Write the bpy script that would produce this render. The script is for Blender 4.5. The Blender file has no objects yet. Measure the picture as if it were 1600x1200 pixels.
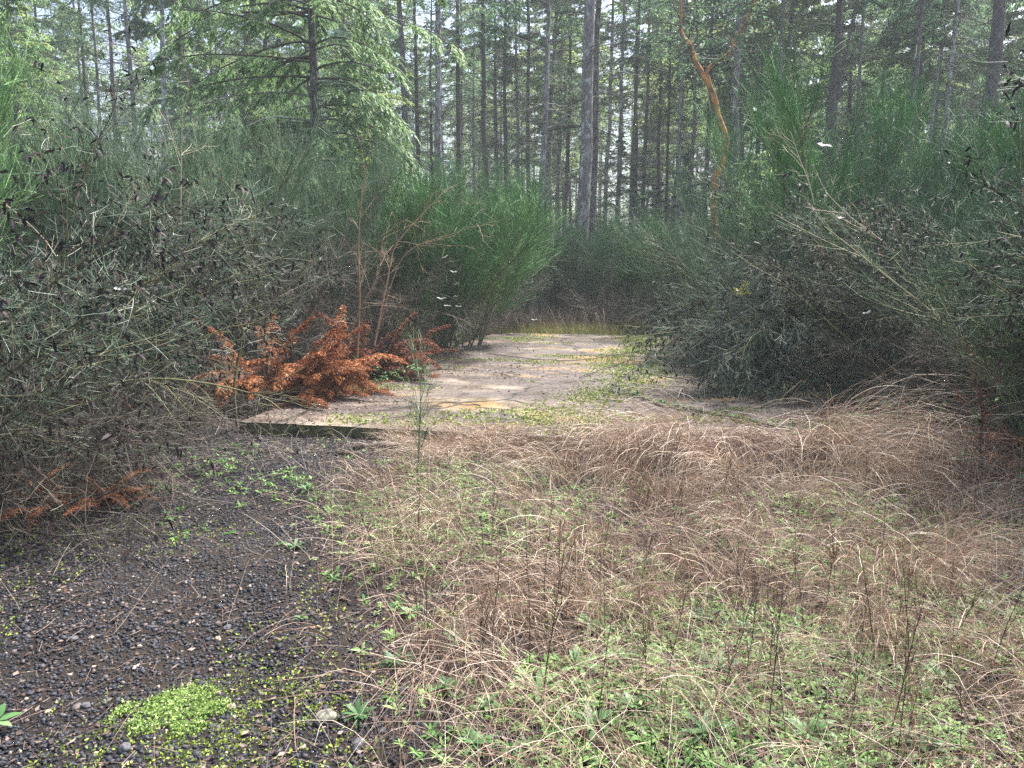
import bpy, math, random
import numpy as np
rng = np.random.default_rng(11)
random.seed(11)
R = math.radians
PI = math.pi
scene = bpy.context.scene
col = scene.collection

# ------------------------------------------------------------------ camera
CAM_H = 1.62
PITCH = R(8.7)
FPX = 1180.0          # focal length in pixels of the 1600 px wide photograph
cam_d = bpy.data.cameras.new('camera')
cam = bpy.data.objects.new('camera', cam_d)
col.objects.link(cam)
cam_d.sensor_width = 36
cam_d.lens = FPX / 1600 * 36
cam_d.clip_start = 0.05
cam_d.clip_end = 1500
cam.location = (0, 0, CAM_H)
cam.rotation_euler = (R(90) - PITCH, 0, 0)
scene.camera = cam

# ------------------------------------------------------------------ light
SUN_EL, SUN_AZ = 57, 45         # azimuth: clockwise from +Y (the view direction)
world = bpy.data.worlds.new('World')
scene.world = world
world.use_nodes = True
wn = world.node_tree
wn.nodes.clear()
sky = wn.nodes.new('ShaderNodeTexSky')
sky.sky_type = 'NISHITA'
sky.sun_disc = False
sky.sun_elevation = R(SUN_EL)
sky.sun_rotation = R(SUN_AZ)
sky.air_density = 1.0
sky.dust_density = 4.0
sky.ozone_density = 1.0
bg = wn.nodes.new('ShaderNodeBackground')
bg.inputs['Strength'].default_value = 0.105
wo = wn.nodes.new('ShaderNodeOutputWorld')
wn.links.new(sky.outputs[0], bg.inputs[0])
wn.links.new(bg.outputs[0], wo.inputs[0])
sun_d = bpy.data.lights.new('sun', 'SUN')
sun_d.energy = 4.8
sun_d.angle = R(5)
sun_d.color = (1, 0.96, 0.91)
sun = bpy.data.objects.new('sun', sun_d)
col.objects.link(sun)
sun.rotation_euler = (R(90 - SUN_EL), 0, -R(SUN_AZ) + PI)
_a = R(SUN_AZ)
from mathutils import Vector
_dir = Vector((math.sin(_a) * math.cos(R(SUN_EL)), math.cos(_a) * math.cos(R(SUN_EL)), math.sin(R(SUN_EL))))
sun.rotation_euler = _dir.to_track_quat('Z', 'Y').to_euler()
scene.view_settings.view_transform = 'Standard'
scene.view_settings.look = 'None'
scene.view_settings.exposure = 1.75
scene.view_settings.gamma = 1
scene.render.engine = 'CYCLES'
scene.cycles.max_bounces = 8
scene.cycles.diffuse_bounces = 7
scene.cycles.glossy_bounces = 2
scene.cycles.transmission_bounces = 6
scene.cycles.volume_bounces = 0
scene.cycles.use_denoising = False
scene.cycles.sample_clamp_indirect = 4

# ------------------------------------------------------------------ helpers
def nrm(v):
    return v / np.maximum(np.linalg.norm(v, axis=-1, keepdims=True), 1e-9)

def at(px, py, y):
    """the point at depth y along the pixel's line of sight"""
    u = (px - 800) / FPX; v = (600 - py) / FPX
    d = np.array([u, math.cos(PITCH) + v * math.sin(PITCH), v * math.cos(PITCH) - math.sin(PITCH)])
    return np.array([0, 0, CAM_H]) + d * (y / d[1])

def atx(px, y):
    return float(at(px, 430, y)[0])

def on_ground(px, py, z=0.0):
    p = at(px, py, 1.0) - np.array([0, 0, CAM_H])
    return np.array([0, 0, CAM_H]) + p * ((z - CAM_H) / p[2])

def gz(x, y):
    x = np.asarray(x, float); y = np.asarray(y, float)
    h = 0.018 * np.sin(1.7 * x + 0.6 * y) + 0.014 * np.sin(2.9 * y - 1.3 * x + 1) + 0.008 * np.sin(6.1 * x + 4.3 * y)
    return h

_P = rng.random((64, 64))
def vnoise(x, y, s=1.0):
    x = np.asarray(x) * s + 100; y = np.asarray(y) * s + 100
    xi = np.floor(x).astype(int); yi = np.floor(y).astype(int)
    fx = x - xi; fy = y - yi
    fx = fx * fx * (3 - 2 * fx); fy = fy * fy * (3 - 2 * fy)
    g = lambda a, b: _P[a % 64, b % 64]
    return (g(xi, yi) * (1 - fx) + g(xi + 1, yi) * fx) * (1 - fy) + (g(xi, yi + 1) * (1 - fx) + g(xi + 1, yi + 1) * fx) * fy

def fnoise(x, y, s=1.0):
    return 0.55 * vnoise(x, y, s) + 0.3 * vnoise(x + 7.3, y + 2.1, s * 2.3) + 0.15 * vnoise(x + 3.3, y + 9.1, s * 5.1)

def frame(P, rs=None):
    T = nrm(np.gradient(P, axis=1))
    N = P.shape[0]
    ref = nrm((rs if rs is not None else rng.normal(size=(N, 3))))[:, None, :]
    U = np.cross(T, np.broadcast_to(ref, T.shape))
    U = nrm(U)
    V = np.cross(T, U)
    return T, U, V

class MB:
    def __init__(self):
        self.v = []; self.q = []; self.t = []; self.r = []; self.n = 0
    def add(self, v, q=None, t=None, r=None):
        v = np.asarray(v, np.float32).reshape(-1, 3)
        if q is not None: self.q.append(np.asarray(q).reshape(-1, 4) + self.n)
        if t is not None: self.t.append(np.asarray(t).reshape(-1, 3) + self.n)
        if r is None: r = rng.random()
        self.r.append(np.broadcast_to(np.asarray(r, np.float32), (len(v),)) if np.ndim(r) == 0 else np.asarray(r, np.float32))
        self.v.append(v); self.n += len(v)
    def tubes(self, P, rad, sides=3, r=None, ref=None):
        P = np.asarray(P, float)
        if P.ndim == 2: P = P[None]
        N, K, _ = P.shape
        rad = np.broadcast_to(np.asarray(rad, float), (N, K))
        T, U, V = frame(P, ref)
        a = np.arange(sides) * 2 * PI / sides
        vv = P[:, :, None, :] + rad[:, :, None, None] * (np.cos(a)[None, None, :, None] * U[:, :, None, :] + np.sin(a)[None, None, :, None] * V[:, :, None, :])
        base = (np.arange(N) * K * sides)[:, None, None] + (np.arange(K - 1) * sides)[None, :, None]
        j = np.arange(sides)[None, None, :]; j2 = (j + 1) % sides
        q = np.stack([base + j, base + j2, base + j2 + sides, base + j + sides], -1)
        if r is None: r = rng.random(N)
        r = np.repeat(np.broadcast_to(r, (N,)), K * sides)
        self.add(vv, q=q, r=r)
    def ribbons(self, P, W, r=None, ref=None):
        P = np.asarray(P, float)
        N, K, _ = P.shape
        W = np.broadcast_to(np.asarray(W, float), (N, K))
        T, U, V = frame(P, ref)
        vv = np.stack([P - U * W[..., None] / 2, P + U * W[..., None] / 2], 2)
        base = (np.arange(N) * K * 2)[:, None] + (np.arange(K - 1) * 2)[None, :]
        q = np.stack([base, base + 1, base + 3, base + 2], -1)
        if r is None: r = rng.random(N)
        r = np.repeat(np.broadcast_to(r, (N,)), K * 2)
        self.add(vv, q=q, r=r)
    def leaves(self, pos, d, L, W, r=None, ref=None, fold=0.15):
        """folded diamond leaves"""
        N = len(pos)
        d = nrm(d)
        ref = nrm(rng.normal(size=(N, 3)) if ref is None else np.broadcast_to(ref, (N, 3)))
        u = nrm(np.cross(d, ref)); w = np.cross(d, u)
        L = np.broadcast_to(L, (N,))[:, None]; W = np.broadcast_to(W, (N,))[:, None]
        m = pos + d * L * 0.45
        vv = np.stack([pos, m + u * W / 2 + w * L * fold, pos + d * L, m - u * W / 2 + w * L * fold * 0.3], 1)
        q = np.arange(N * 4).reshape(N, 4)
        if r is None: r = rng.random(N)
        self.add(vv, q=q, r=np.repeat(r, 4))
    def build(self, name, mat, parent=None, smooth=False, link=True):
        me = bpy.data.meshes.new(name)
        v = np.concatenate(self.v).astype(np.float32)
        q = np.concatenate(self.q).astype(np.int32) if self.q else np.zeros((0, 4), np.int32)
        t = np.concatenate(self.t).astype(np.int32) if self.t else np.zeros((0, 3), np.int32)
        me.vertices.add(len(v)); me.vertices.foreach_set('co', v.ravel())
        me.loops.add(q.size + t.size)
        me.loops.foreach_set('vertex_index', np.concatenate([q.ravel(), t.ravel()]))
        me.polygons.add(len(q) + len(t))
        ls = np.concatenate([np.arange(len(q)) * 4, q.size + np.arange(len(t)) * 3]).astype(np.int32)
        me.polygons.foreach_set('loop_start', ls)
        if smooth: me.polygons.foreach_set('use_smooth', np.ones(len(ls), bool))
        me.update(calc_edges=True)
        a = me.attributes.new('rnd', 'FLOAT', 'POINT')
        a.data.foreach_set('value', np.concatenate(self.r).astype(np.float32))
        me.materials.append(mat)
        if not link: return me
        o = bpy.data.objects.new(name, me)
        col.objects.link(o)
        if parent is not None: o.parent = parent
        return o

def mk(name, me, parent=None):
    o = bpy.data.objects.new(name, me); col.objects.link(o)
    if parent is not None: o.parent = parent
    return o

def empty(name, loc=(0, 0, 0), rz=0, sc=1.0, rx=0, ry=0):
    o = bpy.data.objects.new(name, None); col.objects.link(o)
    o.location = loc; o.rotation_euler = (rx, ry, rz)
    o.scale = (sc, sc, sc) if np.ndim(sc) == 0 else sc
    o.empty_display_size = 0.1
    return o

def tag(o, label=None, cat=None, group=None, kind=None):
    if label: o['label'] = label
    if cat: o['category'] = cat
    if group: o['group'] = group
    if kind: o['kind'] = kind
    return o

def arcs(S, az, e0, e1, L, K=7, wob=0.0, azd=0.0):
    """curved lines: elevation runs from e0 to e1 along the length"""
    S = np.atleast_2d(S); N = len(S)
    B = lambda a: np.broadcast_to(np.asarray(a, float), (N,))
    az, e0, e1, L, azd = map(B, (az, e0, e1, L, azd))
    s = (np.arange(K - 1) + 0.5) / (K - 1)
    e = e0[:, None] + (e1 - e0)[:, None] * s
    A = az[:, None] + azd[:, None] * s
    if wob:
        e = e + rng.normal(0, wob, e.shape); A = A + rng.normal(0, wob, A.shape)
    st = np.stack([np.cos(e) * np.cos(A), np.cos(e) * np.sin(A), np.sin(e)], -1) * (L / (K - 1))[:, None, None]
    return np.concatenate([S[:, None, :], S[:, None, :] + np.cumsum(st, 1)], 1)

def along(P, M, t0=0.1, t1=1.0):
    """M random stations on each line -> positions, tangents, t, line index"""
    N, K, _ = P.shape
    t = rng.uniform(t0, t1, (N, M)); f = t * (K - 1)
    i = np.minimum(f.astype(int), K - 2); f = f - i
    n = np.arange(N)[:, None]
    a = P[n, i]; b = P[n, i + 1]
    return (a + (b - a) * f[..., None]).reshape(-1, 3), nrm(b - a).reshape(-1, 3), t.ravel(), np.repeat(np.arange(N), M)

def lines(pos, d, L, K=4, g=0.0, wob=0.0):
    """short lines from pos along d; g bends them up (+) or down (-)"""
    N = len(pos); d = nrm(d); L = np.broadcast_to(L, (N,))
    out = [pos]; p = pos
    for k in range(K - 1):
        d = nrm(d + np.array([0, 0, 1.0]) * np.reshape(g, (-1, 1)) + (rng.normal(0, wob, d.shape) if wob else 0))
        p = p + d * (L / (K - 1))[:, None]
        out.append(p)
    return np.stack(out, 1)

def rv(n, s=1.0):
    return rng.normal(0, s, (n, 3))

# ------------------------------------------------------------------ materials
def ramp(nt, fac, cols, pos=None, interp='LINEAR'):
    cr = nt.nodes.new('ShaderNodeValToRGB')
    cr.color_ramp.interpolation = interp
    el = cr.color_ramp.elements
    n = len(cols)
    pos = pos or [i / max(1, n - 1) for i in range(n)]
    while len(el) < n: el.new(0.5)
    for i in range(n):
        el[i].position = pos[i]; el[i].color = (*cols[i], 1)
    if fac is not None: nt.links.new(fac, cr.inputs[0])
    return cr.outputs[0]

def newmat(name):
    m = bpy.data.materials.new(name); m.use_nodes = True
    nt = m.node_tree; b = nt.nodes['Principled BSDF']
    return m, nt, b

def noise(nt, scale, detail=4, rough=0.6, vec=None, dist=0.0):
    n = nt.nodes.new('ShaderNodeTexNoise')
    n.inputs['Scale'].default_value = scale; n.inputs['Detail'].default_value = detail
    n.inputs['Roughness'].default_value = rough; n.inputs['Distortion'].default_value = dist
    if vec is not None: nt.links.new(vec, n.inputs['Vector'])
    return n.outputs['Fac']

def mix(nt, fac, a, b, mode='MIX'):
    m = nt.nodes.new('ShaderNodeMix'); m.data_type = 'RGBA'; m.blend_type = mode
    if isinstance(fac, (int, float)): m.inputs[0].default_value = fac
    else: nt.links.new(fac, m.inputs[0])
    for s, k in ((a, 6), (b, 7)):
        if isinstance(s, tuple): m.inputs[k].default_value = (*s, 1)
        else: nt.links.new(s, m.inputs[k])
    return m.outputs[2]

def mathn(nt, op, a, b=None, clamp=False):
    m = nt.nodes.new('ShaderNodeMath'); m.operation = op; m.use_clamp = clamp
    for s, k in ((a, 0), (b, 1)):
        if s is None: continue
        if isinstance(s, (int, float)): m.inputs[k].default_value = s
        else: nt.links.new(s, m.inputs[k])
    return m.outputs[0]

def coords(nt, kind='Object', scale=(1, 1, 1)):
    t = nt.nodes.new('ShaderNodeTexCoord'); mp = nt.nodes.new('ShaderNodeMapping')
    mp.inputs['Scale'].default_value = scale
    nt.links.new(t.outputs[kind], mp.inputs[0])
    return mp.outputs[0]

def bits(name, cols, rough=0.6, spec=0.4, trans=0.0, pos=None, objvar=0.0, sheen=None):
    """leaves, twigs, blades: colour by the piece's own number, shifted a little per object"""
    m, nt, b = newmat(name)
    at_ = nt.nodes.new('ShaderNodeAttribute'); at_.attribute_name = 'rnd'
    f = at_.outputs['Fac']
    if objvar:
        oi = nt.nodes.new('ShaderNodeObjectInfo')
        f = mathn(nt, 'ADD', f, mathn(nt, 'MULTIPLY', mathn(nt, 'SUBTRACT', oi.outputs['Random'], 0.5), objvar), clamp=True)
    c = ramp(nt, f, cols, pos)
    nt.links.new(c, b.inputs['Base Color'])
    b.inputs['Roughness'].default_value = rough
    b.inputs['Specular IOR Level'].default_value = spec
    if trans:
        out = nt.nodes['Material Output']
        tr = nt.nodes.new('ShaderNodeBsdfTranslucent'); nt.links.new(c, tr.inputs[0])
        mx = nt.nodes.new('ShaderNodeMixShader'); mx.inputs[0].default_value = trans
        nt.links.new(b.outputs[0], mx.inputs[1]); nt.links.new(tr.outputs[0], mx.inputs[2])
        nt.links.new(mx.outputs[0], out.inputs[0])
    return m

def bark_mat(name, dark, mid, lichen, amount, stretch=0.25, sc=9.0):
    m, nt, b = newmat(name)
    v = coords(nt, 'Object', (1, 1, stretch))
    n1 = noise(nt, sc * 2.2, 5, 0.7, v)
    c = ramp(nt, n1, [dark, mid], [0.35, 0.68])
    v2 = coords(nt, 'Object', (1, 1, 0.5))
    n2 = noise(nt, sc, 5, 0.75, v2, 0.4)
    oi = nt.nodes.new('ShaderNodeObjectInfo')
    thr = mathn(nt, 'MULTIPLY', mathn(nt, 'SUBTRACT', oi.outputs['Random'], 0.5), 0.12)
    f = ramp(nt, mathn(nt, 'ADD', n2, thr), [(0, 0, 0), (1, 1, 1)], [0.62 - amount * 0.22, 0.70 - amount * 0.18])
    c = mix(nt, f, c, lichen)
    nt.links.new(c, b.inputs['Base Color'])
    b.inputs['Roughness'].default_value = 0.9
    bp = nt.nodes.new('ShaderNodeBump'); bp.inputs['Strength'].default_value = 0.7; bp.inputs['Distance'].default_value = 0.03
    nt.links.new(n1, bp.inputs['Height']); nt.links.new(bp.outputs[0], b.inputs['Normal'])
    return m

M = {}
M['bark'] = bark_mat('dark bark with lichen', (0.05, 0.04, 0.042), (0.17, 0.14, 0.14), (0.36, 0.38, 0.37), 0.42)
M['bark_pale'] = bark_mat('bark covered in pale lichen', (0.09, 0.075, 0.08), (0.24, 0.21, 0.21), (0.44, 0.46, 0.45), 0.65)
M['bark_dark'] = bark_mat('plain dark bark', (0.03, 0.024, 0.026), (0.11, 0.088, 0.09), (0.25, 0.27, 0.26), 0.15)
M['dead_branch'] = bits('bare dead branch', [(0.035, 0.028, 0.028), (0.08, 0.07, 0.06), (0.20, 0.22, 0.19)], 0.9, 0.2)
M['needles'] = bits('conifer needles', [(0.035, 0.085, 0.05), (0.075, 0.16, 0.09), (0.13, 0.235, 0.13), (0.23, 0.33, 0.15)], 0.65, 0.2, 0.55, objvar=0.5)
M['needles_bright'] = bits('pale needles painted as sunlit', [(0.11, 0.20, 0.10), (0.24, 0.36, 0.16), (0.44, 0.52, 0.22)], 0.65, 0.2, 0.6, objvar=0.4)  # paler, yellower copy of the needles: backlight is put into the colour
M['cedar'] = bits('cedar sprays', [(0.09, 0.18, 0.08), (0.18, 0.30, 0.12), (0.33, 0.44, 0.21)], 0.55, 0.4, 0.45)
M['lichen_tuft'] = bits('hanging beard lichen', [(0.18, 0.25, 0.14), (0.32, 0.38, 0.24)], 0.9, 0.1, 0.3)
M['broom_stem'] = bits('broom stem bark', [(0.07, 0.06, 0.035), (0.15, 0.14, 0.07), (0.24, 0.24, 0.14)], 0.8, 0.3, objvar=0.3)
M['broom_green'] = bits('green broom twigs', [(0.035, 0.065, 0.035), (0.060, 0.120, 0.058), (0.10, 0.175, 0.085), (0.30, 0.33, 0.25)], 0.65, 0.2, objvar=0.3)
M['broom_bright'] = bits('fresh green broom twigs', [(0.035, 0.10, 0.035), (0.065, 0.17, 0.055), (0.12, 0.25, 0.08), (0.24, 0.36, 0.16)], 0.65, 0.2, objvar=0.3)
M['broom_grey'] = bits('grey green broom twigs', [(0.045, 0.045, 0.035), (0.055, 0.095, 0.055), (0.11, 0.165, 0.11), (0.40, 0.42, 0.36)], 0.65, 0.2, objvar=0.3)
M['broom_dead'] = bits('dead brown broom twigs', [(0.035, 0.025, 0.022), (0.075, 0.055, 0.045), (0.13, 0.115, 0.09), (0.27, 0.25, 0.21)], 0.7, 0.3, objvar=0.3)
M['pod'] = bits('black seed pods', [(0.012, 0.010, 0.014), (0.03, 0.022, 0.026), (0.05, 0.03, 0.028)], 0.6, 0.15)
M['fern_dead'] = bits('rust brown dead fronds', [(0.10, 0.032, 0.014), (0.23, 0.070, 0.026), (0.38, 0.135, 0.048), (0.50, 0.26, 0.12)], 0.65, 0.3, 0.25, objvar=0.7)
M['fern_dull'] = bits('faded reddish brown fronds', [(0.08, 0.025, 0.018), (0.18, 0.06, 0.035), (0.26, 0.12, 0.07)], 0.7, 0.25, 0.2, objvar=0.4)
M['dry_grass'] = bits('dry reddish tan grass', [(0.06, 0.03, 0.025), (0.17, 0.085, 0.068), (0.29, 0.185, 0.13), (0.45, 0.345, 0.24), (0.64, 0.55, 0.43)], 0.5, 0.5, 0.1)
M['dry_straw'] = bits('pale dry straw', [(0.20, 0.12, 0.09), (0.36, 0.26, 0.19), (0.58, 0.49, 0.39)], 0.5, 0.5, 0.1)
M['stalk'] = bits('dark dead weed stalk', [(0.030, 0.016, 0.012), (0.075, 0.040, 0.026), (0.13, 0.085, 0.05)], 0.6, 0.4)
M['rosette'] = bits('green weed leaves', [(0.025, 0.075, 0.018), (0.065, 0.16, 0.035), (0.15, 0.29, 0.07), (0.34, 0.45, 0.17)], 0.55, 0.3, 0.2)
M['rosette_deep'] = bits('deep green weed leaves', [(0.03, 0.09, 0.03), (0.07, 0.17, 0.055), (0.15, 0.27, 0.10)], 0.5, 0.35, 0.2, objvar=0.6)
M['moss'] = bits('yellow green moss', [(0.09, 0.14, 0.02), (0.20, 0.28, 0.04), (0.36, 0.42, 0.10)], 0.7, 0.3, 0.2)
M['chickweed'] = bits('bright green tiny leaves', [(0.10, 0.19, 0.04), (0.22, 0.34, 0.08), (0.42, 0.50, 0.19)], 0.5, 0.4, 0.25)
M['litter'] = bits('fallen leaves and bark bits', [(0.016, 0.011, 0.012), (0.045, 0.030, 0.028), (0.10, 0.06, 0.045), (0.14, 0.10, 0.08), (0.22, 0.175, 0.15)], 0.6, 0.25)
M['stone'] = bits('dark gravel stones', [(0.008, 0.009, 0.013), (0.019, 0.021, 0.028), (0.040, 0.043, 0.055), (0.11, 0.09, 0.085), (0.34, 0.27, 0.21)], 0.6, 0.25, pos=[0, 0.35, 0.85, 0.97, 1.0])
M['cane'] = bits('pale arching cane', [(0.30, 0.24, 0.17), (0.50, 0.42, 0.32)], 0.6, 0.4)
M['bare_stem'] = bits('tan bare sapling bark', [(0.14, 0.085, 0.055), (0.27, 0.18, 0.11), (0.40, 0.30, 0.20)], 0.7, 0.3)
M['vine'] = bits('dark trailing vine stem', [(0.03, 0.022, 0.02), (0.07, 0.05, 0.035)], 0.7, 0.3)
M['leaf_green'] = bits('bramble leaves', [(0.03, 0.07, 0.025), (0.07, 0.14, 0.045), (0.16, 0.24, 0.10)], 0.6, 0.2, 0.2)
M['leaf_yellow'] = bits('yellowing leaves', [(0.22, 0.26, 0.03), (0.45, 0.42, 0.06)], 0.4, 0.5, 0.3)
M['madrone_leaf'] = bits('leathery grey green leaves', [(0.06, 0.12, 0.06), (0.12, 0.20, 0.11), (0.20, 0.29, 0.17)], 0.6, 0.2, 0.4)
def flat(name, c, rough=0.6, spec=0.4, nsc=None, c2=None):
    m, nt, b = newmat(name)
    b.inputs['Base Color'].default_value = (*c, 1); b.inputs['Roughness'].default_value = rough
    b.inputs['Specular IOR Level'].default_value = spec
    if nsc:
        n = noise(nt, nsc, 5, 0.65, coords(nt))
        nt.links.new(ramp(nt, n, [c, c2], [0.35, 0.65]), b.inputs['Base Color'])
        bp = nt.nodes.new('ShaderNodeBump'); bp.inputs['Distance'].default_value = 0.01; bp.inputs['Strength'].default_value = 0.5
        nt.links.new(n, bp.inputs['Height']); nt.links.new(bp.outputs[0], b.inputs['Normal'])
    return m
M['madrone'] = flat('peeling orange bark', (0.10, 0.05, 0.035), 0.6, 0.3, 5.0, (0.62, 0.27, 0.07))
M['far_grass'] = bits('olive short grass', [(0.09, 0.12, 0.03), (0.20, 0.23, 0.05), (0.32, 0.31, 0.10), (0.28, 0.19, 0.10)], 0.7, 0.2, 0.2)
M['web'] = bits('white spider silk', [(0.45, 0.47, 0.49), (0.6, 0.62, 0.64)], 0.5, 0.5, 0.4)
M['tan_stone'] = flat('tan pebble', (0.22, 0.16, 0.11), 0.7, 0.3, 45, (0.40, 0.32, 0.24))
M['grey_stone'] = flat('grey stone', (0.045, 0.047, 0.055), 0.7, 0.25, 45, (0.12, 0.12, 0.13))
M['lichen_stone'] = flat('lichen spotted stone', (0.05, 0.045, 0.04), 0.85, 0.2, 55, (0.30, 0.29, 0.23))
M['wood'] = flat('rotten wet wood', (0.025, 0.018, 0.015), 0.7, 0.4, 25, (0.09, 0.065, 0.05))

# ground
m, nt, b = newmat('soil, gravel and litter')
v = coords(nt)
nA = noise(nt, 0.9, 6, 0.62, v); nB = noise(nt, 38, 5, 0.75, v); nC = noise(nt, 120, 4, 0.8, v)
c1 = ramp(nt, nB, [(0.007, 0.006, 0.006), (0.018, 0.014, 0.014), (0.045, 0.034, 0.030)], [0.3, 0.52, 0.75])
c2 = ramp(nt, nC, [(0.012, 0.009, 0.008), (0.034, 0.025, 0.018), (0.06, 0.052, 0.026)], [0.3, 0.55, 0.75])
cc = mix(nt, ramp(nt, nA, [(0, 0, 0), (1, 1, 1)], [0.42, 0.6]), c1, c2)
nt.links.new(cc, b.inputs['Base Color']); b.inputs['Roughness'].default_value = 0.75; b.inputs['Specular IOR Level'].default_value = 0.2
bp = nt.nodes.new('ShaderNodeBump'); bp.inputs['Distance'].default_value = 0.02; bp.inputs['Strength'].default_value = 0.9
nt.links.new(mathn(nt, 'ADD', nB, mathn(nt, 'MULTIPLY', nC, 0.5)), bp.inputs['Height']); nt.links.new(bp.outputs[0], b.inputs['Normal'])
M['ground'] = m
# slab
m, nt, b = newmat('stained old concrete')
v = coords(nt)
n0 = noise(nt, 0.55, 5, 0.6, v, 0.6); n1 = noise(nt, 2.6, 6, 0.65, v, 0.4); n2 = noise(nt, 70, 4, 0.75, v)
tan = ramp(nt, n1, [(0.11, 0.085, 0.06), (0.20, 0.155, 0.11), (0.29, 0.245, 0.19)], [0.3, 0.5, 0.72])
dirt = ramp(nt, n2, [(0.035, 0.028, 0.025), (0.09, 0.070, 0.062), (0.19, 0.155, 0.135)], [0.3, 0.52, 0.75])
rust = ramp(nt, n2, [(0.20, 0.12, 0.05), (0.34, 0.21, 0.09)], [0.3, 0.7])
cc = mix(nt, ramp(nt, n0, [(0, 0, 0), (1, 1, 1)], [0.50, 0.56]), tan, rust)
cc = mix(nt, ramp(nt, noise(nt, 0.8, 7, 0.6, coords(nt, 'Object', (0.6, 1.3, 1)), 0.5), [(0, 0, 0), (1, 1, 1)], [0.39, 0.50]), cc, dirt)
cc = mix(nt, 0.35, cc, ramp(nt, n2, [(0.3, 0.3, 0.3), (1, 1, 1)], [0.35, 0.65]), 'MULTIPLY')
vo = nt.nodes.new('ShaderNodeTexVoronoi'); vo.feature = 'DISTANCE_TO_EDGE'; vo.inputs['Scale'].default_value = 0.42
va = nt.nodes.new('ShaderNodeVectorMath'); va.operation = 'ADD'
nz_ = nt.nodes.new('ShaderNodeTexNoise'); nz_.inputs['Scale'].default_value = 3.0; nt.links.new(v, nz_.inputs['Vector'])
nt.links.new(v, va.inputs[0]); nt.links.new(mix(nt, 0.7, nz_.outputs['Color'], (0, 0, 0)), va.inputs[1]); nt.links.new(va.outputs[0], vo.inputs['Vector'])
cc = mix(nt, ramp(nt, vo.outputs['Distance'], [(1, 1, 1), (0, 0, 0)], [0.004, 0.012]), cc, (0.02, 0.017, 0.012))
nt.links.new(cc, b.inputs['Base Color'])
nt.links.new(ramp(nt, n1, [(0.38, 0.38, 0.38), (0.75, 0.75, 0.75)], [0.4, 0.65]), b.inputs['Roughness'])
bp = nt.nodes.new('ShaderNodeBump'); bp.inputs['Distance'].default_value = 0.006; bp.inputs['Strength'].default_value = 0.6
nt.links.new(n2, bp.inputs['Height']); nt.links.new(bp.outputs[0], b.inputs['Normal'])
M['slab'] = m
M['slab_edge'] = flat('mossy concrete edge', (0.05, 0.05, 0.03), 0.85, 0.2, 12, (0.16, 0.17, 0.07))

# ------------------------------------------------------------------ ground
def axis(lo, hi, fine, far):
    a = np.arange(lo, hi + 1e-6, fine)
    up = [hi]; s = fine
    while up[-1] < far: s *= 1.18; up.append(up[-1] + s)
    dn = [lo]; s = fine
    while dn[-1] > -far: s *= 1.18; dn.append(dn[-1] - s)
    return np.concatenate([dn[:0:-1], a, up[1:]])
xs = axis(-6, 7, 0.07, 420); ys = axis(1, 10, 0.07, 420)
X, Y = np.meshgrid(xs, ys, indexing='ij')
Z = gz(X, Y) + 0.010 * (fnoise(X, Y, 6) - 0.5) * (np.abs(X) < 20)
mb = MB()
nx, ny = len(xs), len(ys)
i, j = np.meshgrid(np.arange(nx - 1), np.arange(ny - 1), indexing='ij')
q = np.stack([i * ny + j, (i + 1) * ny + j, (i + 1) * ny + j + 1, i * ny + j + 1], -1)
mb.add(np.stack([X, Y, Z], -1), q=q, r=0.5)
tag(mb.build('ground', M['ground'], smooth=True), kind='structure')

# concrete slab (origin at its near left corner)
SL_ANG = R(-12.5); SL = np.array([-2.72, 7.35]); SW, SD, SH = 9.2, 10.6, 0.13
e1 = np.array([math.cos(SL_ANG), math.sin(SL_ANG)]); e2 = np.array([-e1[1], e1[0]])
def slab_uv(x, y):
    dx = x - SL[0]; dy = y - SL[1]
    return dx * e1[0] + dy * e1[1], dx * e2[0] + dy * e2[1]
def in_slab(x, y):
    u, w = slab_uv(x, y)
    return (u > 0) & (u < SW) & (w > 0) & (w < SD)
def top_z(x, y):
    return np.where(in_slab(x, y), SH + 0.002, gz(x, y))
def smask(u, w):     # bare spots of the slab, in slab metres
    return fnoise(u * 0.7 + 3, w * 1.2 + 5, 0.7)
slab = empty('concrete_slab', (SL[0], SL[1], 0), SL_ANG)
tag(slab, 'old flat concrete slab with tan and grey stains, moss and leaf litter', 'concrete slab')
JX = 3.45            # expansion joint
for (a0, a1) in ((0, JX - 0.012), (JX + 0.012, SW)):
    mb = MB(); n = int((a1 - a0) / 0.12) + 2; k = 90
    uu = np.linspace(a0, a1, n); ww = np.linspace(0, SD, k)
    U, W = np.meshgrid(uu, ww, indexing='ij')
    jag = 0.09 * np.maximum(fnoise(U * 3, W * 0, 3.0) - 0.45, 0)
    W2 = W + np.where(W == 0, jag, 0)
    Zt = SH - 0.004 * fnoise(U, W, 2) - np.where((W == 0) | (U == a0) | (U == a1), 0.012, 0)
    top = np.stack([U, W2, Zt], -1)
    i, j = np.meshgrid(np.arange(n - 1), np.arange(k - 1), indexing='ij')
    q = np.stack([i * k + j, (i + 1) * k + j, (i + 1) * k + j + 1, i * k + j + 1], -1)
    mb.add(top, q=q, r=0.5)
    mb.build('slab_panel', M['slab'], slab)
    mb = MB()
    for edge in (top[:, 0], top[:, -1], top[0, :], top[-1, :]):
        lo = edge.copy(); lo[:, 2] = -0.1
        vv = np.concatenate([edge, lo]); L = len(edge)
        ii = np.arange(L - 1)
        mb.add(vv, q=np.stack([ii, ii + 1, ii + 1 + L, ii + L], -1), r=0.5)
    mb.build('slab_edge', M['slab_edge'], slab)

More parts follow.
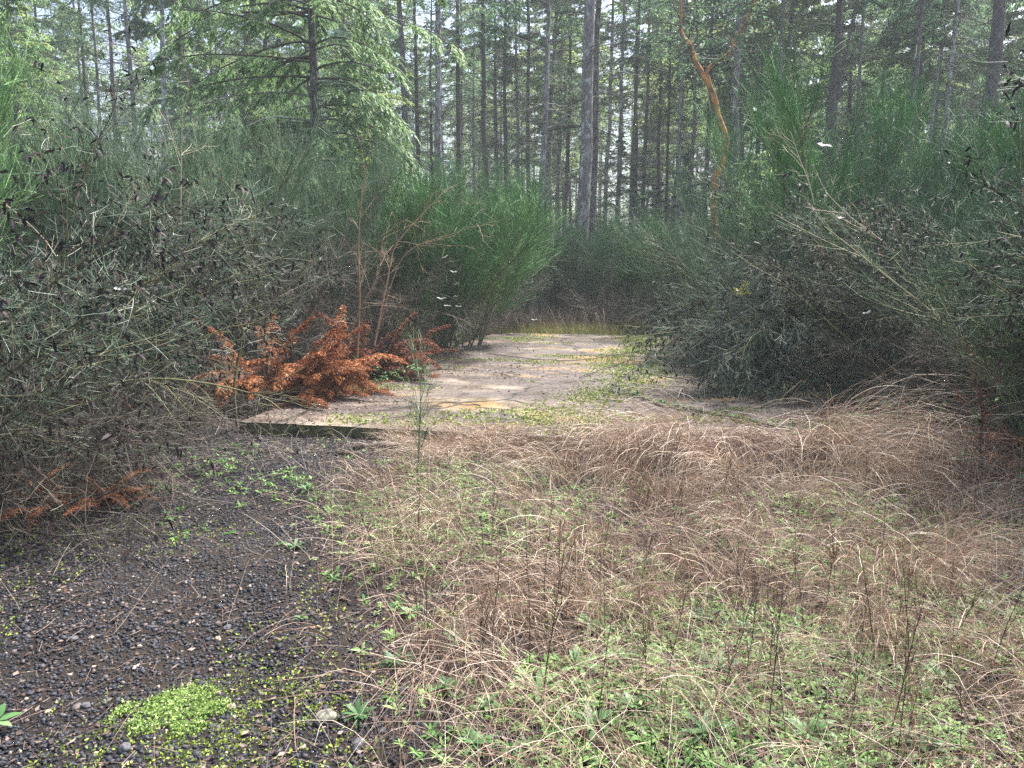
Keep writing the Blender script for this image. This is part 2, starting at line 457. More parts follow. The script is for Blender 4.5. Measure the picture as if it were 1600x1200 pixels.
# ------------------------------------------------------------------ conifers
rng = np.random.default_rng(101)
def trunk_mb(H, r0, sides=10, K=16, wob=0.04, flare=1.35, base=(0, 0, -0.3)):
    z = np.linspace(0, 1, K) ** 1.15
    P = np.zeros((1, K, 3)); P[0, :, 2] = base[2] + z * (H - base[2])
    P[0, :, 0] = base[0] + np.cumsum(rng.normal(0, wob, K)) * (z > 0)
    P[0, :, 1] = base[1] + np.cumsum(rng.normal(0, wob, K)) * (z > 0)
    rad = r0 * (1 - z * 0.93); rad[0] *= flare
    mb = MB(); mb.tubes(P, rad[None] * (1 + rng.normal(0, 0.03, (1, K))), sides, ref=np.array([[1.0, 0.1, 0]]))
    return mb, P[0]

def on_trunk(P, z):
    return np.stack([np.interp(z, P[:, 2], P[:, 0]), np.interp(z, P[:, 2], P[:, 1]), z], -1)

def dead_mb(P, z0, z1, n, L0, rad=0.016):
    z = rng.uniform(z0, z1, n); S = on_trunk(P, z)
    az = rng.uniform(0, 2 * PI, n)
    e0 = rng.uniform(-0.35, 0.35, n); e1 = e0 + rng.uniform(-0.7, 0.6, n)
    L = L0 * rng.uniform(0.35, 1.1, n)
    B = arcs(S, az, e0, e1, L, 7, 0.10)
    mb = MB(); mb.tubes(B, np.linspace(rad, 0.004, 7)[None] * rng.uniform(0.6, 1.2, (n, 1)), 3)
    p, t, _, _ = along(B, 7, 0.25, 1)
    T = lines(p, t * 0.6 + rv(len(p), 0.6), rng.uniform(0.15, 0.6, len(p)), 4, -0.12, 0.2)
    mb.tubes(T, np.linspace(0.006, 0.0025, 4)[None], 3)
    return mb

def crown_mb(P, z0, z1, n, Lmax, leafL=0.10, leafW=0.028, nsec=22, nlf=9, droop=0.5, skirt=1.0):
    z = np.sort(rng.uniform(z0, z1, n)); S = on_trunk(P, z)
    f = (z - z0) / (z1 - z0)
    L = Lmax * (1 - f ** 1.5 * 0.85) * rng.uniform(0.55, 1.1, n) * np.clip(0.45 + f * 5 * skirt, 0, 1)
    az = rng.uniform(0, 2 * PI, n)
    e0 = rng.uniform(-0.15, 0.35, n) + f * 0.3; e1 = e0 - droop * rng.uniform(0.6, 1.4, n)
    B = arcs(S, az, e0, e1, L, 7, 0.06)
    limb = MB(); limb.tubes(B, np.linspace(0.022, 0.004, 7)[None] * (0.5 + L[:, None] / Lmax * 0.6), 3)
    p, t, tt, idx = along(B, nsec, 0.12, 1)
    side = np.where(rng.random(len(p)) < 0.5, -1, 1)[:, None]
    lat = nrm(np.cross(t, np.array([0, 0, 1.0]))) * side
    d = t * 0.7 + lat * 0.9 + np.array([0, 0, -0.25]) + rv(len(p), 0.15)
    L2 = L[idx] * 0.34 * (1.15 - tt * 0.8)
    T = lines(p, d, L2, 4, -0.10, 0.08)
    q_, t2, u2, i2 = along(T, nlf, 0.1, 1)
    s2 = np.where(rng.random(len(q_)) < 0.5, -1, 1)[:, None]
    lat2 = nrm(np.cross(t2, np.array([0, 0, 1.0]))) * s2
    d2 = t2 * 0.8 + lat2 * 0.7 + np.array([0, 0, -0.35]) + rv(len(q_), 0.25)
    fol = MB()
    r = np.clip(rng.random(n)[idx][i2] * 0.6 + rng.random(len(q_)) * 0.4, 0, 1)
    fol.leaves(q_, d2, leafL * rng.uniform(0.6, 1.3, len(q_)), leafW * rng.uniform(0.7, 1.3, len(q_)), r=r, ref=np.array([0, 0, 1.0]) + rv(len(q_), 0.4))
    return limb, fol

TREES = []
def tree_template(H, r0, dz0, dz1, nd, dL, cz0, nb, Lm, **kw):
    t, P = trunk_mb(H, r0)
    dm = dead_mb(P, dz0, dz1, nd, dL)
    limb, fol = crown_mb(P, cz0, H, nb, Lm, **kw)
    limb_me = MB()
    return dict(trunk=t.build('trunk', M['bark'], link=False, smooth=True),
                dead=dm.build('dead_branches', M['dead_branch'], link=False),
                limb=limb.build('limbs', M['dead_branch'], link=False),
                fol=fol.build('needles', M['needles'], link=False))
for k in range(5):
    TREES.append(tree_template(18 + 0.7 * k, 0.17, 1.5, 12, 80, 1.9, 6.0 + k * 1.2, 60, 2.7 + 0.2 * k, nsec=30, nlf=12, leafL=0.19, leafW=0.055))
FRONT = []
for k in range(5):
    FRONT.append(tree_template(20 + 0.5 * k, 0.17, 1.2, 13, 130, 1.9, 9.8 + k * 0.5, 26, 2.5, nsec=22, nlf=9, leafL=0.14, leafW=0.04))
def var_mesh(me, mat):
    m2 = me.copy(); m2.materials.clear(); m2.materials.append(mat); return m2
for T in TREES + FRONT:
    T['trunk_pale'] = var_mesh(T['trunk'], M['bark_pale']); T['trunk_dark'] = var_mesh(T['trunk'], M['bark_dark'])
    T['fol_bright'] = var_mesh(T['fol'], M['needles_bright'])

def conifer(px, y, w=None, bark='', lean=0.0, label=None, cat='tree', group=None, bright=False, tmpl=None, name='conifer_tree', sz=None, crown=True, front=False):
    PL = FRONT if front else TREES
    T = PL[int(rng.integers(len(PL)))]
    s = 1.0 if w is None else (w / FPX * y / 2) / 0.155
    sz = sz or rng.uniform(0.88, 1.12)
    e = empty(name, (atx(px, y), y, 0), rng.uniform(0, 2 * PI), 1.0)
    # lean about the line of sight
    from mathutils import Matrix, Euler
    rz = e.rotation_euler.z
    e.rotation_mode = 'XYZ'
    mat = Matrix.Rotation(lean, 3, 'Y') @ Matrix.Rotation(rz, 3, 'Z')
    e.rotation_euler = mat.to_euler('XYZ')
    tr = mk('trunk', T['trunk' + bark], e); tr.scale = (s, s, sz)
    d = mk('dead_branches', T['dead'], e); d.scale = (1, 1, sz)
    if crown:
        l = mk('limbs', T['limb'], e); l.scale = (1, 1, sz)
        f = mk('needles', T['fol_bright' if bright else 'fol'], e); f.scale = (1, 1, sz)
    tag(e, label, cat, group)
    return e

def nthk(k, n):
    w = ['first', 'second', 'third', 'fourth', 'fifth', 'sixth', 'seventh', 'eighth', 'ninth', 'tenth']
    return (w[k] + ' such from left') if k < n / 2 else (w[n - 1 - k] + ' such from right')
# (pixel x of the base, distance, trunk pixels wide, bark, lean, label)
NAMED = [
 (14, 21, 19, '_pale', -0.02, 'thick pale grey conifer trunk at the far left edge of the picture'),
 (66, 30, 6, '', -0.02, 'slim dark trunk second from the left edge behind the broom'),
 (92, 33, 7, '_dark', -0.01, 'slim black trunk just right of the leftmost thin trunks'),
 (152, 36, 7, '_dark', 0, 'dark slender trunk above the seed pods on the left'),
 (174, 34, 7, '', 0, 'slender mottled trunk left of the pale birch-like one'),
 (196, 32, 8, '_pale', 0, 'pale slender trunk with the whitest bark among the left trees'),
 (237, 28, 9, '', -0.01, 'grey lichen spotted trunk left of the bright cedar boughs'),
 (347, 34, 6, '_pale', 0, 'thin whitish trunk seen through the cedar boughs, the left one of two'),
 (361, 35, 6, '_pale', 0, 'thin whitish trunk seen through the cedar boughs, the right one of two'),
 (434, 30, 10, '_dark', 0, 'dark trunk between the pale pair and the cedar'),
 (553, 38, 6, '_dark', 0, 'very thin black trunk just right of the cedar'),
 (614, 38, 6, '', 0, 'thin brown trunk left of the grey one at the cedar tips'),
 (635, 26, 12, '', -0.01, 'grey mottled trunk behind the tips of the cedar boughs'),
 (655, 32, 9, '_dark', 0.0, 'nearly black trunk left of the white lichen one'),
 (686, 27, 13, '_pale', 0.0, 'white lichen covered trunk standing right of the cedar boughs'),
 (712, 29, 10, '_dark', 0.0, 'dark trunk with long curved bare branches, right of the whitest trunk'),
 (762, 31, 10, '_dark', 0.0, 'dark straight trunk rising behind the upright green broom'),
 (827, 33, 8, '_dark', 0.0, 'slim dark trunk left of the pale one in the centre'),
 (846, 27, 10, '_pale', 0.01, 'slim lichen grey trunk left of the thickest centre trunk'),
 (904, 22, 22, '_pale', 0.01, 'thickest centre trunk, blue grey with white lichen at its foot'),
 (922, 25, 13, '_dark', 0.008, 'dark trunk standing close behind the thickest centre trunk'),
 (960, 33, 9, '', 0.008, 'brown trunk first to the right of the thick centre pair'),
 (981, 35, 8, '_dark', 0.012, 'thin dark trunk second to the right of the thick centre pair'),
 (1041, 38, 6, '_dark', 0, 'very thin dark trunk left of the orange barked madrone'),
 (1075, 34, 8, '', 0, 'thin trunk just behind the left fork of the madrone'),
 (1132, 27, 14, '', 0.008, 'grey trunk directly behind the fork of the orange madrone'),
 (1149, 32, 9, '_dark', 0, 'dark thin trunk right of the grey one behind the madrone'),
 (1192, 31, 10, '', 0.02, 'mottled trunk right of the madrone in front of open sky'),
 (1236, 29, 9, '_dark', 0.16, 'dark leaning trunk tilted to the right past the madrone'),
 (1277, 27, 15, '_dark', 0.0, 'broad dark trunk behind the tall upright green broom'),
 (1391, 26, 13, '', 0.02, 'trunk with many long bare branches reaching right'),
 (1452, 27, 10, '_pale', 0.02, 'slim pale trunk left of the broad dark one at right'),
 (1512, 19, 24, '', 0.02, 'broadest trunk at the right, purple brown with white specks'),
 (1568, 21, 19, '_pale', 0.045, 'lichen grey trunk at the right edge leaning outward'),
]
for (px, y, w, bk, ln, lb) in NAMED:
    conifer(px, y, w, bk, ln, lb, group='conifer trunks in the front row of the forest', front=True)

for k in range(20):
    px_ = [575, 596, 668, 738, 780, 797, 812, 870, 885, 940, 1005, 1022, 1058, 1098, 1172, 1215, 1325, 1352, 1425, 1485][k]
    b3 = k % 3
    conifer(px_ + rng.normal(0, 3), rng.uniform(29, 44), rng.uniform(6, 9), ['_pale', '', '_dark'][b3], rng.normal(0.004, 0.012),
            'thin straight %s conifer trunk among the front trunks, %s' % (['pale', 'grey', 'dark'][b3], nthk(k, 20)), group='conifer trunks in the front row of the forest', front=True)
# woodland behind
far_pts = []
tries = 0
while len(far_pts) < 205 and tries < 20000:
    tries += 1
    y = 30 + 85 * rng.random() ** 0.85
    x = rng.uniform(-1.0, 1.0) * (y * 0.78 + 3)
    px = 800 + x / y * FPX
    if 765 < px < 835 and 40 < y < 60 and rng.random() < 0.6: continue
    if all((x - a) ** 2 + (y - b_) ** 2 > 2.6 for a, b_ in far_pts) and all(abs(px - n[0]) > 9 or y > n[1] + 6 for n in NAMED):
        far_pts.append((x, y))
for (x, y) in far_pts:
    px = 800 + x / y * FPX
    br = (rng.random() < (0.85 if 600 < px < 1100 and y > 40 else 0.5))  # deep centre gets more sunlit-coloured crowns, painting its glow
    bi = int(rng.integers(3))
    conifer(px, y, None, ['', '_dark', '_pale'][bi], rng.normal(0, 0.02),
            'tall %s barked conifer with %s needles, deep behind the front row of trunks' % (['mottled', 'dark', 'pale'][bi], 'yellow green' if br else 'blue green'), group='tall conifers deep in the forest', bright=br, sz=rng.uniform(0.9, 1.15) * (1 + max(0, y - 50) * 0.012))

# the wood beyond, one mass
N_ = 190
fy = rng.uniform(118, 165, N_); fx = rng.uniform(-1, 1, N_) * fy * 0.85
K_ = 5; P_ = np.zeros((N_, K_, 3)); P_[..., 0] = fx[:, None]; P_[..., 1] = fy[:, None]; P_[..., 2] = np.linspace(0, 34, K_)[None]
mb = MB(); mb.tubes(P_, np.linspace(0.26, 0.05, K_)[None], 6)
tag(mb.build('far_wood_trunks', M['bark_dark']), kind='stuff')
n = N_ * 700; ti = rng.integers(0, N_, n); hz = 3 + 31 * rng.random(n); ra = 3.2 * np.sqrt(rng.random(n)) * (1.1 - hz / 40); aa = rng.uniform(0, 6.3, n)
mb = MB(); mb.leaves(np.stack([fx[ti] + ra * np.cos(aa), fy[ti] + ra * np.sin(aa), hz - ra * 0.3], -1), np.stack([np.cos(aa), np.sin(aa), -0.4 + 0 * aa], -1) + rv(n, 0.3), 0.7 * rng.uniform(0.5, 1.3, n), 0.28, ref=np.array([0, 0, 1.0]) + rv(n, 0.5))
tag(mb.build('far_wood', M['needles_bright']), kind='stuff')

# young shade hemlocks between the trunks
def hemlock_template(H):
    t, P = trunk_mb(H, 0.05 + H * 0.004, 7, 9, 0.02)
    limb, fol = crown_mb(P, 0.4, H, int(16 * H), 0.24 * H + 0.5, leafL=0.075, leafW=0.024, nsec=20, nlf=8, droop=0.55, skirt=4)
    return [('trunk', t.build('trunk', M['bark_dark'], link=False, smooth=True)), ('limbs', limb.build('limbs', M['dead_branch'], link=False)),
            ('needles', fol.build('needles', M['needles'], link=False))]
HEM = [hemlock_template(h) for h in (4.0, 5.5, 7.5)]
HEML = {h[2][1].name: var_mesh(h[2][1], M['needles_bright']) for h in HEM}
hem = []
for k in range(26):
    y = rng.uniform(30, 60); px = rng.uniform(-60, 1660)
    if 765 < px < 850 and y > 30: continue
    hem.append((px, y))
hem += [(rng.uniform(850, 1140), rng.uniform(34, 60)) for _ in range(12)] + [(rng.uniform(580, 760), rng.uniform(40, 60)) for _ in range(5)]
hem += [(rng.uniform(-60, 640), rng.uniform(17, 30)) for _ in range(22)] + [(rng.uniform(1150, 1660), rng.uniform(17, 30)) for _ in range(16)]
for (px, y) in hem + [(1010, 27), (960, 31), (1070, 29), (560, 25), (420, 27)]:
    e = empty('young_hemlock', (atx(px, y), y, 0), rng.uniform(0, 6.3), rng.uniform(0.8, 1.25))
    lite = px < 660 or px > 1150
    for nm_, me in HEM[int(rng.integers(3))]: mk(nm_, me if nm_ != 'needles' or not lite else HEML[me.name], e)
    tag(e, 'young light green hemlock with layered boughs standing behind the broom' if lite else 'young dark green hemlock with layered boughs filling the gaps between forest trunks', 'tree', 'young light green hemlocks behind the broom' if lite else 'young hemlocks between the trunks')

# ------------------------------------------------------------------ cedar
rng = np.random.default_rng(102)
cy = 15.5
ced = empty('cedar_tree', (atx(497, cy), cy, 0))
tag(ced, 'dark trunked cedar with drooping bright yellow green flat sprays, left of centre', 'tree')
t, P = trunk_mb(17, 0.11, 10, 14, 0.02)
t.build('trunk', M['bark_dark'], ced, smooth=True)
nb = 90
z = np.concatenate([rng.uniform(2.6, 7.5, 72), rng.uniform(7.5, 15, 18)])
S = on_trunk(P, z)
azs = np.where(rng.random(nb) < 0.55, PI + rng.normal(0.3, 0.7, nb), rng.normal(-0.4, 0.7, nb)); azs[-18:] = rng.uniform(0, 6.3, 18)
L = rng.uniform(1.6, 3.7, nb) * np.where(np.cos(azs) > 0, 0.82, 1.0) * np.where(z > 8, 0.7, 1)
B = arcs(S, azs, rng.uniform(-0.1, 0.25, nb), rng.uniform(-1.0, -0.3, nb), L, 9, 0.05)
mb = MB(); mb.tubes(B, np.linspace(0.028, 0.005, 9)[None], 4); mb.build('limbs', M['dead_branch'], ced)
p, tg, tt, idx = along(B, 28, 0.22, 1)
side = np.where(rng.random(len(p)) < 0.5, -1, 1)[:, None]
lat = nrm(np.cross(tg, np.array([0, 0, 1.0]))) * side
T = lines(p, tg * 0.8 + lat * 0.7 + np.array([0, 0, -0.35]) + rv(len(p), 0.15), rng.uniform(0.25, 0.55, len(p)), 5, -0.14, 0.05)
mb = MB(); mb.ribbons(T, 0.005)
q_, t2, u2, i2 = along(T, 22, 0.05, 1)
s2 = np.where(rng.random(len(q_)) < 0.5, -1, 1)[:, None]
lat2 = nrm(np.cross(t2, np.array([0, 0, 1.0]) + rv(len(q_), 0.2))) * s2
br = rng.random(nb)[idx][i2]
mb.leaves(q_, t2 * 1.0 + lat2 * 0.75 + np.array([0, 0, -0.2]), 0.12 * rng.uniform(0.6, 1.2, len(q_)) * (1.2 - u2 * 0.5), 0.030, r=np.clip(br * 0.55 + rng.random(len(q_)) * 0.45, 0, 1), ref=np.array([0, 0, 1.0]) + rv(len(q_), 0.2), fold=0.08)
mb.build('sprays', M['cedar'], ced)

# ------------------------------------------------------------------ madrone
rng = np.random.default_rng(103)
my = 19.0
mad = empty('madrone_tree', (atx(1113, my), my, 0))
tag(mad, 'crooked forked madrone with peeling orange bark, right of centre', 'tree')
mo = np.array([atx(1113, my), my, 0.0])
def pl(pts, y, o=None, dy=None):
    A = np.array([at(a, b_, y + (dy[k] if dy is not None else 0)) for k, (a, b_) in enumerate(pts)])
    return A - (o if o is not None else 0)
def smooth_line(P, K):
    P = np.asarray(P); s = np.linspace(0, len(P) - 1, K); i = np.clip(s.astype(int), 0, len(P) - 2); f = (s - i)[:, None]
    g = lambda k: P[np.clip(k, 0, len(P) - 1)]
    a, b_, c, d = g(i - 1), g(i), g(i + 1), g(i + 2)
    return 0.5 * ((2 * b_) + (c - a) * f + (2 * a - 5 * b_ + 4 * c - d) * f ** 2 + (3 * b_ - a - 3 * c + d) * f ** 3)
mm = MB()
tr = pl([(1117, 520), (1113, 320), (1119, 280), (1130, 250), (1132, 215), (1124, 180), (1112, 150), (1103, 125), (1095, 110)], my, mo); tr[0] = [0, 0, -0.2]
tr[1:-1] += rv(len(tr) - 2, 0.03); Pm = smooth_line(tr, 30); mm.tubes(Pm[None], np.linspace(0.078, 0.062, 30)[None], 9, ref=np.array([[0.1, 1, 0]]))
fk = pl([(1095, 110), (1086, 95), (1084, 82), (1076, 70), (1068, 58), (1062, 40), (1066, 20), (1060, -20), (1050, -80)], my, mo)
fk[2:] += rv(len(fk) - 2, 0.03); Pf = smooth_line(fk, 24); mm.tubes(Pf[None], np.linspace(0.058, 0.022, 24)[None], 8, ref=np.array([[0.1, 1, 0]]))
fr = pl([(1116, 160), (1108, 128), (1104, 112), (1118, 98), (1134, 88), (1142, 78), (1152, 58), (1164, 38), (1176, 12), (1184, -10), (1192, -60), (1215, -120)], my, mo)
Pr = smooth_line(fr, 30); mm.tubes(Pr[None], np.linspace(0.056, 0.03, 30)[None], 8, ref=np.array([[0.1, 1, 0]]))
mm.build('trunk', M['madrone'], mad, smooth=True)
mb = MB()
Bs = np.stack([smooth_line(Pf, 12), smooth_line(Pr, 12)])
p, tg, _, _ = along(Bs, 30, 0.2, 1)
T = lines(p, tg * 0.4 + rv(len(p), 0.7), rng.uniform(0.5, 1.5, len(p)), 6, 0.06, 0.25)
mb.tubes(T, np.linspace(0.016, 0.004, 6)[None], 4); mb.build('branches', M['dead_branch'], mad)
q_, t2, _, _ = along(T, 20, 0.4, 1)
mb = MB(); mb.leaves(q_ + rv(len(q_), 0.08), t2 * 0.4 + rv(len(q_), 0.7), 0.10, 0.045); mb.build('leaves', M['madrone_leaf'], mad)

# ------------------------------------------------------------------ broom shrubs
rng = np.random.default_rng(104)
def broom_template(H, nm, nsec, nwh, e_lo, e_hi, droop, wl=(0.25, 0.5), pods=0.0, up=0.3, stem='broom_stem', twig='broom_green', r0=0.016, ww=0.0030, tmin=0.25, bias=None, rnd=0.30, Lr=(0.65, 1.15), wobw=0.07):
    S = np.zeros((nm, 3)); S[:, :2] = rng.normal(0, 0.10, (nm, 2)); S[:, 2] = -0.05
    az = rng.uniform(0, 2 * PI, nm) if bias is None else rng.normal(bias[0], bias[1], nm)
    e0 = rng.uniform(e_lo, e_hi, nm); L = H * rng.uniform(Lr[0], Lr[1], nm)
    B = arcs(S, az, e0, e0 - droop * rng.uniform(0.5, 1.3, nm), L, 9, 0.06)
    st = MB(); st.tubes(B, np.linspace(r0, r0 * 0.25, 9)[None] * rng.uniform(0.6, 1.2, (nm, 1)), 5)
    p, t, tt, ix = along(B, nsec, tmin, 1)
    L2 = rng.uniform(0.35, 0.9, len(p)) * (H / 2.6) ** 0.5
    T = lines(p, t * 0.9 + rv(len(p), 0.45) + np.array([0, 0, up * 0.6]), L2, 5, up * 0.25, 0.10)
    st.tubes(T, np.linspace(r0 * 0.28, 0.0018, 5)[None], 3)
    q_, t2, u2, i2 = along(T, nwh, 0.1, 1)
    L3 = rng.uniform(wl[0], wl[1], len(q_))
    W = lines(q_, t2 * 1.0 + rv(len(q_), rnd) + np.array([0, 0, up * 0.5]), L3, 5, up * 0.18, wobw)
    r = np.clip(rng.random(len(p))[i2] * 0.5 + rng.random(len(q_)) * 0.5, 0, 1)
    tw = MB(); tw.ribbons(W, ww * np.array([1, 0.9, 0.8, 0.65, 0.45])[None], r=r)
    # twiglets
    q3, t3, _, i3 = along(W, 2, 0.3, 0.95)
    W3 = lines(q3, t3 + rv(len(q3), 0.4), L3[i3] * 0.4, 3, 0, 0.05)
    tw.ribbons(W3, ww * 0.75, r=r[i3])
    out = [('stems', st.build('stems', M[stem], link=False)), ('twigs', tw.build('twigs', M[twig], link=False))]
    if pods:
        n = int(len(q_) * pods)
        W_ = W[rng.choice(len(W), n, replace=n > len(W))]
        q4, t4, _, _ = along(W_, 1, 0.2, 1)
        # pods sit in clumps
        k = fnoise(q4[:, 0] + q4[:, 2], q4[:, 1] - q4[:, 2], 3.5) > 0.47
        q4, t4 = q4[k], t4[k]
        Pd = lines(q4, t4 * 0.4 + rv(len(q4), 0.6) + np.array([0, 0, -0.3]), rng.uniform(0.04, 0.075, len(q4)), 4, -0.3)
        pd = MB(); pd.ribbons(Pd, np.array([0.003, 0.0150, 0.014, 0.003])[None] * rng.uniform(0.8, 1.3, (len(q4), 1)))
        out.append(('seed_pods', pd.build('seed_pods', M['pod'], link=False)))
    return out
BR = {
 'green': [broom_template(3.0, 15, 22, 20, 1.2, 1.54, 0.35, up=0.45, wl=(0.28, 0.6), rnd=0.2, ww=0.0036) for _ in range(3)],
 'fan': [broom_template(3.0, 9, 22, 22, 1.2, 1.55, 0.22, up=0.55, wl=(0.35, 0.65), rnd=0.14, ww=0.004, twig='broom_bright') for _ in range(2)],
 'pod': [broom_template(3.0, 15, 21, 15, 0.95, 1.5, 0.75, up=0.05, pods=2.2, twig='broom_grey', rnd=0.45, wl=(0.12, 0.36), ww=0.0030, wobw=0.22, Lr=(0.4, 1.1)) for _ in range(3)],
 'dark': [broom_template(2.9, 18, 24, 22, 1.0, 1.5, 0.55, up=0.2, pods=0.3, twig='broom_green', rnd=0.35, wl=(0.15, 0.42), Lr=(0.45, 1.1)) for _ in range(2)],
 'droop': [broom_template(3.0, 26, 28, 18, 0.75, 1.45, 1.9, up=-0.22, pods=2.0, ww=0.0036, wobw=0.2, twig='broom_grey', tmin=0.3, rnd=0.5, wl=(0.12, 0.38), Lr=(0.4, 1.05)) for _ in range(2)],
 'dead': [broom_template(2.4, 18, 22, 14, 0.8, 1.5, 0.6, up=0.0, pods=0.1, twig='broom_dead', stem='broom_dead', tmin=0.1, rnd=0.6, wl=(0.12, 0.35), ww=0.0026) for _ in range(2)],
 'low': [broom_template(1.3, 22, 20, 12, 0.3, 1.2, 0.7, up=0.0, pods=0.15, twig='broom_dead', stem='broom_dead', tmin=0.1, wl=(0.10, 0.3), rnd=0.6, ww=0.0024, r0=0.009) for _ in range(2)],
}
BASEH = {'green': 3.0, 'fan': 3.0, 'pod': 2.8, 'dark': 2.6, 'droop': 2.3, 'dead': 2.1, 'low': 1.0}
def shrub(px, y, H, kind, label, group=None, lean=0.0, rz=None, name='broom_shrub', wide=1.0, leanx=0.0):
    s = H / BASEH[kind]
    e = empty(name, (atx(px, y), y, 0), rng.uniform(0, 6.3) if rz is None else rz, (s * wide, s * wide, s))
    if lean or leanx:
        from mathutils import Matrix
        e.rotation_euler = (Matrix.Rotation(lean, 3, 'Y') @ Matrix.Rotation(leanx, 3, 'X') @ Matrix.Rotation(e.rotation_euler.z, 3, 'Z')).to_euler('XYZ')
    for nm_, me in BR[kind][int(rng.integers(len(BR[kind])))]: mk(nm_, me, e)
    tag(e, label, 'shrub', group)
    return e
gl = 'broom shrubs crowding the left side'
gc = 'broom shrubs closing the back of the clearing'
gr = 'broom shrubs crowding the right side'
# left, near to far
shrub(-230, 4.3, 2.6, 'pod', 'podded broom shrub cut by the left edge, nearest to the viewer', gl, 0.05)
shrub(10, 6.0, 2.65, 'pod', 'big grey podded broom leaning right over the gravel at left', gl, 0.10, wide=1.0)
shrub(90, 7.2, 2.6, 'pod', 'podded broom right behind the leaning one at left', gl, 0.04)
shrub(175, 8.6, 2.6, 'pod', 'podded broom between the big grey one and the rust brown ferns', gl, 0.0)
shrub(-190, 5.2, 2.9, 'fan', 'tall green upright broom at the upper left edge', gl, 0.10)
shrub(-300, 6.5, 3.0, 'green', 'green broom shrub beyond the left edge behind the podded one', gl)
shrub(60, 9.4, 3.0, 'green', 'green broom rising behind the left podded shrubs', gl)
shrub(190, 10.5, 3.2, 'green', 'green broom below the pale slender trunk', gl)
shrub(330, 10.2, 3.0, 'green', 'green broom below the left tips of the cedar', gl)
shrub(60, 5.5, 1.0, 'low', 'low tangle of dead twigs spilling onto the gravel at left', gl, 0.1, name='dead_shrub')
shrub(-130, 4.5, 1.1, 'low', 'dead brown tangle at the left edge above the gravel', gl, name='dead_shrub')
shrub(150, 7.4, 1.0, 'low', 'brown tangle of twigs under the podded broom, left of the rust ferns', gl, name='dead_shrub')
shrub(300, 10.2, 2.3, 'dead', 'leafless brown shrub just left of the rust brown ferns', gl, name='dead_shrub')
shrub(455, 10.8, 1.8, 'dead', 'dark leafless shrub directly behind the rust brown ferns', gl, name='dead_shrub')
shrub(575, 12.0, 1.7, 'dead', 'tangled leafless shrub right of the rust brown ferns', gl, name='dead_shrub')
shrub(400, 11.6, 2.8, 'green', 'dark green broom under the cedar trunk', gl)
shrub(520, 12.4, 2.8, 'green', 'dark broom between cedar and clearing', gl)
shrub(600, 13.0, 2.8, 'fan', 'green broom under the right cedar tips', gl)
shrub(560, 15.6, 3.5, 'green', 'tall broom standing behind, below the cedar', gl)
shrub(672, 13.2, 2.75, 'fan', 'bright green fan shaped broom left of the clearing', gl, 0.02, wide=1.6)
shrub(728, 14.6, 2.7, 'fan', 'green fan shaped broom beside the clearing, right of the brighter one', gl, 0.12, wide=1.5)
shrub(762, 21, 3.7, 'fan', 'narrow upright broom rising in front of the dark straight trunk', gl)
shrub(690, 14.2, 2.0, 'dark', 'dark spreading broom hanging over the left edge of the slab', gl, wide=1.2)
# back
for k, (px, y, H, kd, lb) in enumerate([
 (755, 18.2, 2.1, 'pod', 'grey drooping broom at the back left corner of the clearing'),
 (815, 20.2, 2.3, 'fan', 'spreading broom behind the far end of the slab, left of middle'),
 (870, 21.5, 2.3, 'green', 'broom below the lichen grey trunk at the back'),
 (925, 20.8, 2.2, 'green', 'broom at the foot of the thickest centre trunk'),
 (985, 21.2, 2.4, 'fan', 'broom at the back just right of the thickest trunk'),
 (1050, 20.0, 2.6, 'fan', 'bright fan of broom at the back right of the clearing'),
 (1085, 18.5, 2.5, 'green', 'green broom where the clearing meets the right bushes'),
 (790, 24, 3.2, 'dark', 'darker broom in the second row at the back left'),
 (860, 25, 2.9, 'green', 'broom in the second row in front of the centre trunks'),
 (960, 25, 2.9, 'green', 'broom in the second row right of the thick trunk'),
 (1040, 25, 3.1, 'dark', 'broom in the second row near the foot of the madrone'),
 (900, 24, 2.4, 'dead', 'brown leafless shrub behind the back row of broom'),
 (950, 19.8, 1.3, 'dead', 'low brown shrub standing in the dry grass at the far end'),
 (1040, 19.0, 1.3, 'dead', 'low brown shrub in the dry grass at the far right end of the slab'),
 (740, 17.0, 1.3, 'dead', 'small dark leafless shrub at the far left corner of the slab')]):
    shrub(px, y, H, kd, lb, gc, name='dead_shrub' if kd == 'dead' else 'broom_shrub', wide=1.25)
# right
shrub(1150, 15.0, 2.8, 'green', 'green broom at the foot of the madrone', gr)
shrub(1215, 12.8, 2.6, 'dark', 'dark broom behind the overhanging one at right', gr)
shrub(1345, 9.7, 2.5, 'droop', 'dark podded broom overhanging the slab and shading it', gr, -0.15, wide=1.15)
shrub(1265, 10.5, 2.2, 'droop', 'left lobe of dark podded broom drooping low over the slab', gr, -0.15, wide=1.05)
shrub(1300, 12.0, 3.9, 'fan', 'tall green upright broom rising above the right bushes', gr, wide=1.3)
shrub(1370, 9.6, 2.7, 'pod', 'grey podded broom standing above the overhanging one', gr)
shrub(1440, 8.6, 2.6, 'pod', 'grey broom in the middle of the right thicket', gr, -0.08)
shrub(1500, 10.5, 2.9, 'green', 'green broom in front of the broadest right trunk', gr)
shrub(1400, 12.6, 3.2, 'green', 'green broom behind the middle of the right thicket', gr)
shrub(1560, 7.3, 2.5, 'pod', 'podded grey green broom near the right edge', gr)
shrub(1680, 6.2, 2.5, 'dark', 'dark green broom cut by the right edge', gr)
shrub(1780, 5.4, 2.7, 'pod', 'podded broom mostly outside the right edge', gr)
shrub(1630, 10.0, 3.0, 'fan', 'tall green broom below the outward leaning trunk', gr, wide=1.3)
shrub(1720, 9.0, 3.2, 'green', 'green broom outside the right edge', gr)
shrub(1440, 8.3, 1.3, 'dead', 'dark brown tangle at the foot of the right thicket', gr, name='dead_shrub', wide=1.2)
